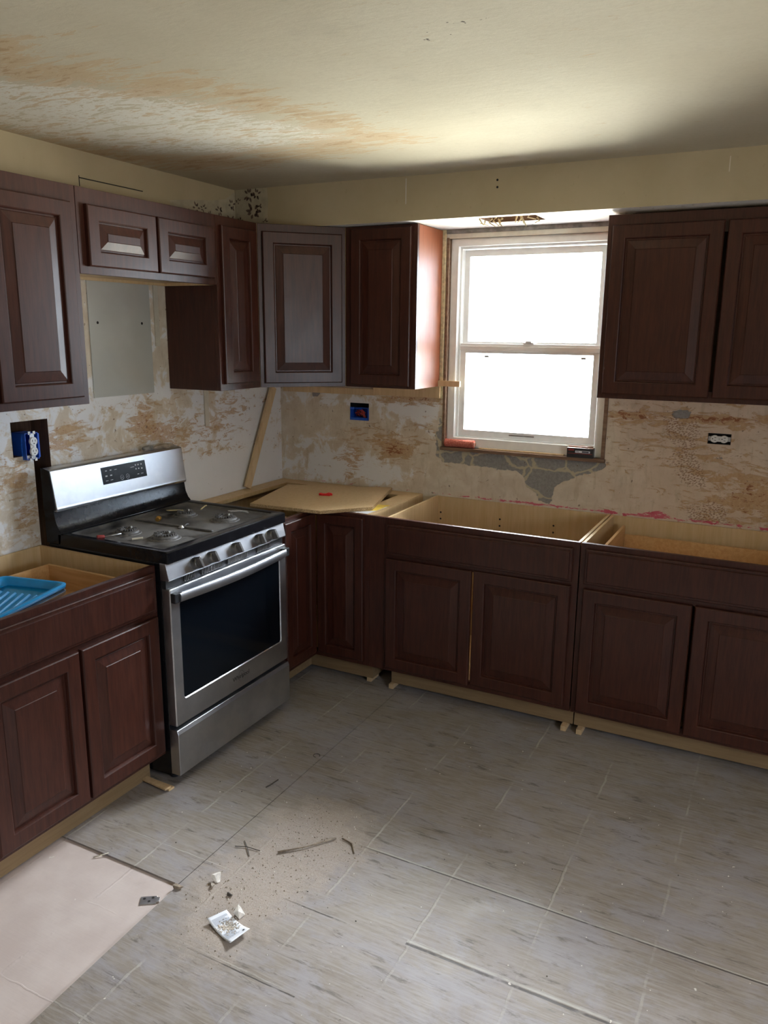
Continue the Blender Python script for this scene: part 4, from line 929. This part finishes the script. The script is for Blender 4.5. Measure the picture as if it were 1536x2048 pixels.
# ------------------------------------------------------------------ things on the window sill
t = thing('roller_cover', 'red fuzzy paint roller cover lying on the left of the sill', 'paint roller', (1.115, 0.0, 1.1505))
TT = Matrix.Translation((0, 0, 0.0215)) @ Matrix.Rotation(PI/2, 4, 'Y')
mb = MB(); random.seed(8); rings = []
for k in range(40):
    z = -0.083+0.166*k/39; rings.append([((0.0195+random.uniform(0, 0.0022)-(0.004 if k in (0, 39) else 0))*math.cos(2*PI*i/36), (0.0195+random.uniform(0, .0022)-(0.004 if k in (0, 39) else 0))*math.sin(2*PI*i/36), z) for i in range(36)])
mb.loops(rings, 'roller', True, True, TT); mb.build('nap', t, 0, True)
mb = MB(); mb.loops([[(r*math.cos(2*PI*i/20), r*math.sin(2*PI*i/20), z) for i in range(20)] for r, z in ((0.0135, 0.0825), (0.0135, 0.0855), (0.0115, 0.0855), (0.0115, 0.07))], 'tancaulk', False, True, TT); mb.build('core', t)
mb = MB(); mb.box(1.22, 0.002, 1.1505, 1.66, 0.018, 1.157, 'pine', None); tag(mb.build('trim_strip', bevel=0.001), 'thin pale wood strip lying along the middle of the sill', 'wood strip')
t = thing('carton', 'small black carton with white label at right end of the sill', 'box', (1.742, 0.004, 1.1505), 0.05)
mb = MB(); mb.box(-0.062, -0.024, 0, 0.062, 0.036, 0.046, 'cartonblack'); mb.box(-0.061, -0.023, 0.046, 0.061, 0.035, 0.0465, 'cartontop'); mb.build('box_body', t, 0.001)
mb = MB(); mb.box(-0.022, -0.0247, 0.024, 0.048, -0.0241, 0.034, 'paper'); mb.box(-0.058, -0.0246, 0.019, 0.058, -0.0241, 0.021, 'redprint'); mb.box(-0.056, -0.0246, 0.033, -0.028, -0.0241, 0.041, 'redprint')
mb.box(0.010, -0.0250, 0.026, 0.042, -0.0246, 0.032, 'darkprint'); mb.box(-0.02, -0.0250, 0.0265, -0.004, -0.0246, 0.0315, 'greyprint'); mb.build('printed_label', t)
mb = MB(); mb.prism([(-0.06, 0.01), (0.03, -0.01), (0.055, 0.02), (0.0, 0.034)], 0.0467, 0.052, 'cartontop'); mb.build('flap', t)

# ------------------------------------------------------------------ turquoise paint tray
def tray(name, loc, rz, mk, label, sc=1.0, tilt=(0, 0)):
    t = thing(name, label, 'paint tray', loc, rz); t.rotation_euler = (tilt[0], tilt[1], rz)
    Wt, Lt = 0.27*sc, 0.38*sc; mb = MB()
    def ring(ins, zf, r): # zf(y)->z
        return [(x, y, zf(y)) for x, y, _ in rc(ins-Wt/2, Wt/2-ins, ins*0.9-Lt/2, Lt/2-ins*0.9, 0, r)]
    flat = lambda z: (lambda y: z)
    def floor_z(y):
        t_ = (y+Lt/2)/Lt
        return -0.075 if t_ < 0.33 else -0.075+0.055*(t_-0.33)/0.67
    rings = [ring(0.002, flat(-0.012), .03), ring(0.0, flat(-0.002), .032), ring(0.006, flat(0), .03), ring(0.016, flat(-0.001), .026), ring(0.020, flat(-0.006), .025)]
    rings += [ring(0.020+0.012*k/4, (lambda k: (lambda y: -0.006+(floor_z(y)+0.006)*k/4))(k), .025) for k in range(1, 5)]
    mb.loops(rings, mk, False, False)
    xs = [-Wt/2+0.032+(Wt-0.064)*i/10 for i in range(11)]; ys = [-Lt/2+0.029+(Lt-0.058)*i/16 for i in range(17)]
    b = len(mb.v)
    for y in ys:
        for x in xs: mb.v.append((x, y, floor_z(y)))
    for j in range(16):
        for i in range(10): mb.face((b+j*11+i, b+j*11+i+1, b+(j+1)*11+i+1, b+(j+1)*11+i), mk)
    o = mb.build('tray_body', t); smooth_angle(o, 60)
    md = o.modifiers.new('thick', 'SOLIDIFY'); md.thickness = 0.002; md.offset = 0
    mb = MB()
    for k in range(7):
        x = -0.085+0.028*k
        y0, y1 = -0.02, 0.12
        for yy in range(1):
            mb.loops([[(x-0.006, y0, floor_z(y0)+0.001), (x+0.006, y0, floor_z(y0)+0.001), (x+0.006, y1, floor_z(y1)+0.001), (x-0.006, y1, floor_z(y1)+0.001)],
                      [(x-0.003, y0+0.006, floor_z(y0)+0.007), (x+0.003, y0+0.006, floor_z(y0)+0.007), (x+0.003, y1-0.006, floor_z(y1)+0.007), (x-0.003, y1-0.006, floor_z(y1)+0.007)]], mk, False, True)
    mb.build('rib', o)
    return t
tray('paint_tray', (0.385, -2.190, 0.880), 0.25, 'tray', 'turquoise plastic paint tray inside the open left base cabinet', 1.0, (0.0, 0.02))
tray('paint_tray', (0.392, -2.192, 0.860), 0.25, 'steel', 'metal paint tray nested beneath the turquoise tray', 0.98, (0.0, 0.02))

# ------------------------------------------------------------------ things on the floor
for i, (x, y, rz, lab) in enumerate(((0.560, -1.733, -0.05, 'lower pale wood shim lying on the floor by the left toe kick'), (0.555, -1.742, -0.10, 'upper pale wood shim stacked on another by the left toe kick'))):
    mb = MB(); mb.loops([[(-0.10, -0.014, 0), (-0.10, 0.014, 0), (-0.10, 0.014, 0.003), (-0.10, -0.014, 0.003)], [(0.10, -0.014, 0), (0.10, 0.014, 0), (0.10, 0.014, 0.008), (0.10, -0.014, 0.008)]], 'pine', True, True)
    o = mb.build('wood_shim', bevel=0.0005); o.location = (x, y, 0.0005+i*0.0085); o.rotation_euler = (0, 0, rz); tag(o, lab, 'shim')
for x, y, lab in ((1.005, -0.52, 'shim'), (1.875, -0.535, 'shim'), (0.87, -0.50, 'shim'), (1.945, -0.535, 'shim')):
    mb = MB(); mb.box(-0.012, -0.025, 0, 0.012, 0.06, TK-0.0005, 'pine'); o = mb.build('levelling_shim', bevel=0.0008); o.location = (x, y, 0.0003)
    tag(o, {1.005: 'small wood levelling shim under the left end of the sink cabinet', 1.875: 'small wood levelling shim under the right end of the sink cabinet', 0.87: 'small wood levelling shim under the corner cabinet toe kick', 1.945: 'small wood levelling shim under the left end of the right-hand base cabinet'}[x], 'shim', 'levelling shims under the base cabinets')
# fallen paper card
t = thing('instruction_card', 'white printed card with sawdust on it lying on the floor', 'card', (1.303, -2.206, 0.0), 0.0)
cx = [(1.238, -2.226), (1.360, -2.270), (1.378, -2.201), (1.266, -2.168)]
P = [Vector((x-1.303, y+2.206, 0)) for x, y in cx]
def bil(u, v):
    p = P[0].lerp(P[1], u).lerp(P[3].lerp(P[2], u), v)
    p.z = 0.004+0.012*(2*u-1)**2*0.9+0.003*v*u; return p
mb = MB(); nu, nv = 14, 8; b = 0
for j in range(nv+1):
    for i in range(nu+1): mb.v.append(tuple(bil(i/nu, j/nv)))
for j in range(nv):
    for i in range(nu): a0 = j*(nu+1)+i; mb.face((a0, a0+1, a0+nu+2, a0+nu+1), 'paper')
o = mb.build('card_sheet', t, 0, True); md = o.modifiers.new('thick', 'SOLIDIFY'); md.thickness = 0.0008; md.offset = 0
mb = MB(); random.seed(2)
def strip(u0, u1, v0, v1, mk, n=6):
    for i in range(n):
        a, c = u0+(u1-u0)*i/n, u0+(u1-u0)*(i+1)/n; b = len(mb.v)
        for q in ((a, v0), (c, v0), (c, v1), (a, v1)):
            p = bil(*q); p.z += 0.0010; mb.v.append(tuple(p))
        mb.face((b, b+1, b+2, b+3), mk)
for k in range(7):
    u = 0.10+0.03*k; strip(u, u+0.012, 0.12, random.uniform(.7, .9), 'greyprint', 1)
for k in range(8):
    u = 0.62+0.03*k; strip(u, u+0.012, 0.10, random.uniform(.5, .72), 'greyprint', 1)
b = len(mb.v)
for i in range(12):
    p = bil(0.88+0.025*math.cos(i*PI/6), 0.82+0.055*math.sin(i*PI/6)); p.z += 0.0011; mb.v.append(tuple(p))
mb.face(range(b, b+12), 'darkprint')
mb.build('printing', t)
mb = MB()
for k in range(260):
    u, v = random.gauss(0.48, 0.11), random.gauss(0.52, 0.2)
    if not (0.05 < u < 0.95 and 0.03 < v < 0.97): continue
    p = bil(u, v); s = random.uniform(0.0006, 0.0018); mb.box(p.x-s, p.y-s, p.z+0.0003, p.x+s, p.y+s, p.z+s*1.4, 'crumb', None)
o = mb.build('sawdust', t); o['kind'] = 'stuff'
def chunk(c, s, seed, mk, label, name='plaster_chunk'):
    bm = bmesh.new(); rr = random.Random(seed)
    for k in range(14):
        bm.verts.new((rr.uniform(-1, 1)*s[0], rr.uniform(-1, 1)*s[1], rr.choice((0, 0.1, 0.7, 1))*s[2]))
    bmesh.ops.convex_hull(bm, input=bm.verts[:]); bmesh.ops.delete(bm, geom=[v for v in bm.verts if not v.link_faces], context='VERTS')
    zm = min(v.co.z for v in bm.verts)
    for v in bm.verts: v.co.z -= zm
    me = bpy.data.meshes.new(name); bm.to_mesh(me); bm.free(); me.materials.append(M[mk])
    o = bpy.data.objects.new(name, me); C.objects.link(o); o.location = c; return tag(o, label, 'plaster chunk')
chunk((1.140, -2.062, 0.0005), (0.020, 0.016, 0.022), 3, 'plaster', 'white plaster chunk lying in sawdust by the plywood seam')
chunk((1.305, -2.158, 0.0005), (0.016, 0.014, 0.026), 12, 'plaster', 'white plaster chunk standing at the top edge of the printed card')
chunk((1.150, -2.095, 0.0005), (0.009, 0.008, 0.010), 21, 'crumb', 'small tan plaster chunk between the two white chunks')
chunk((1.060, -2.150, 0.0005), (0.018, 0.010, 0.010), 31, 'dirt', 'brown crumb at the corner of the plywood edge')
chunk((1.225, -2.10, 0.0005), (0.010, 0.008, 0.010), 41, 'debris', 'dark brown crumb in the sawdust above the card')
# hinge plate
t = thing('hinge_plate', 'small grey metal hinge plate with screw holes lying on the bare subfloor', 'metal plate', (1.014, -2.229, -0.0065), 0.6)
mb = MB(); mb.box(-0.030, -0.017, 0.0005, 0.020, 0.017, 0.003, 'steel'); mb.box(0.016, -0.012, 0.0005, 0.030, 0.008, 0.005, 'steel'); mb.build('leaf', t, 0.0006)
mb = MB()
for x, y in ((-0.018, 0.007), (-0.002, -0.006), (0.008, 0.009)): mb.lathe([(0.0045, 0.003), (0.0045, 0.0036)], 'mask', 10, Matrix.Translation((x, y, 0)))
mb.build('screw_hole', t)
def wire(name, pts, r, mk, label, cat='debris'):
    mb = MB(); mb.tube(pts, r, mk, 7); return tag(mb.build(name, smooth=True), label, cat)
mb = MB(); mb.tube([(1.09, -1.90, .003), (1.13, -1.885, .005), (1.18, -1.88, .003)], 0.0013, 'debris'); mb.tube([(1.13, -1.885, .005), (1.165, -1.92, .003)], 0.0013, 'debris'); mb.tube([(1.10, -1.86, .003), (1.13, -1.885, .004)], 0.0012, 'debris')
tag(mb.build('bent_wire'), 'bent dark wire lying on the plywood near the seam', 'wire')
wire('nail', [(0.972, -1.555, .003), (0.978, -1.53, .003), (0.984, -1.49, .004)], 0.0024, 'debris', 'dark nail lying on the plywood in front of the range', 'nail')
pts = [(1.02+0.014*math.cos(a*0.5), -1.262+0.014*math.sin(a*0.5), 0.003) for a in range(0, 11)]
wire('metal_curl', pts, 0.0016, 'debris', 'small dark ring-shaped curl near the floor seam')
wire('plaster_sliver', [(1.24, -1.86, .005), (1.31, -1.79, .006), (1.375, -1.70, .005)], [0.004, 0.002, 0.003], 'dirt', 'long brown sliver lying across the sawdust pile')
wire('plaster_sliver', [(1.395, -1.69, .004), (1.44, -1.70, .004), (1.47, -1.74, .003)], [0.0025, 0.003, 0.002], 'dirt', 'short dark sliver at the far edge of the sawdust pile')
wire('wood_splinter', [(0.70, -2.165, -.004), (0.735, -2.13, .003)], 0.0018, 'tancaulk', 'pale splinter at the edge of the cut plywood')
# gritty plaster dust on the floor
mb = MB(); random.seed(21)
cnt = 0
while cnt < 1500:
    x, y = random.uniform(1.05, 1.55), random.uniform(-2.4, -1.5)
    w = area((x, y), DUST, 0.12)
    if random.random() > w*w: continue
    s = 0.0008+0.0026*random.random()**3; mk = random.choice(('crumb', 'crumb', 'plaster', 'dirt', 'dirt'))
    b = len(mb.v); a = random.uniform(0, 6.28)
    for k in range(4): mb.v.append((x+s*math.cos(a+k*PI/2), y+s*math.sin(a+k*PI/2)*random.uniform(.6, 1), 0.0002))
    mb.v.append((x, y, s*1.3)); 
    for k in range(4): mb.face((b+k, b+(k+1) % 4, b+4), mk)
    cnt += 1
for k in range(260):
    x, y = random.uniform(0.7, 3.2), random.uniform(-3.0, -0.8)
    if x < 1.05 and y < -2.1: continue
    s = random.uniform(0.0008, 0.003); b = len(mb.v); a = random.uniform(0, 6.28); mk = random.choice(('plaster', 'plaster', 'debris'))
    for q in range(4): mb.v.append((x+s*math.cos(a+q*PI/2), y+s*math.sin(a+q*PI/2), 0.0002))
    mb.v.append((x, y, s*1.2))
    for q in range(4): mb.face((b+q, b+(q+1) % 4, b+4), mk)
tag(mb.build('plaster_crumbs'), 'plaster dust and crumbs scattered over the plywood floor', 'debris', None, 'stuff')
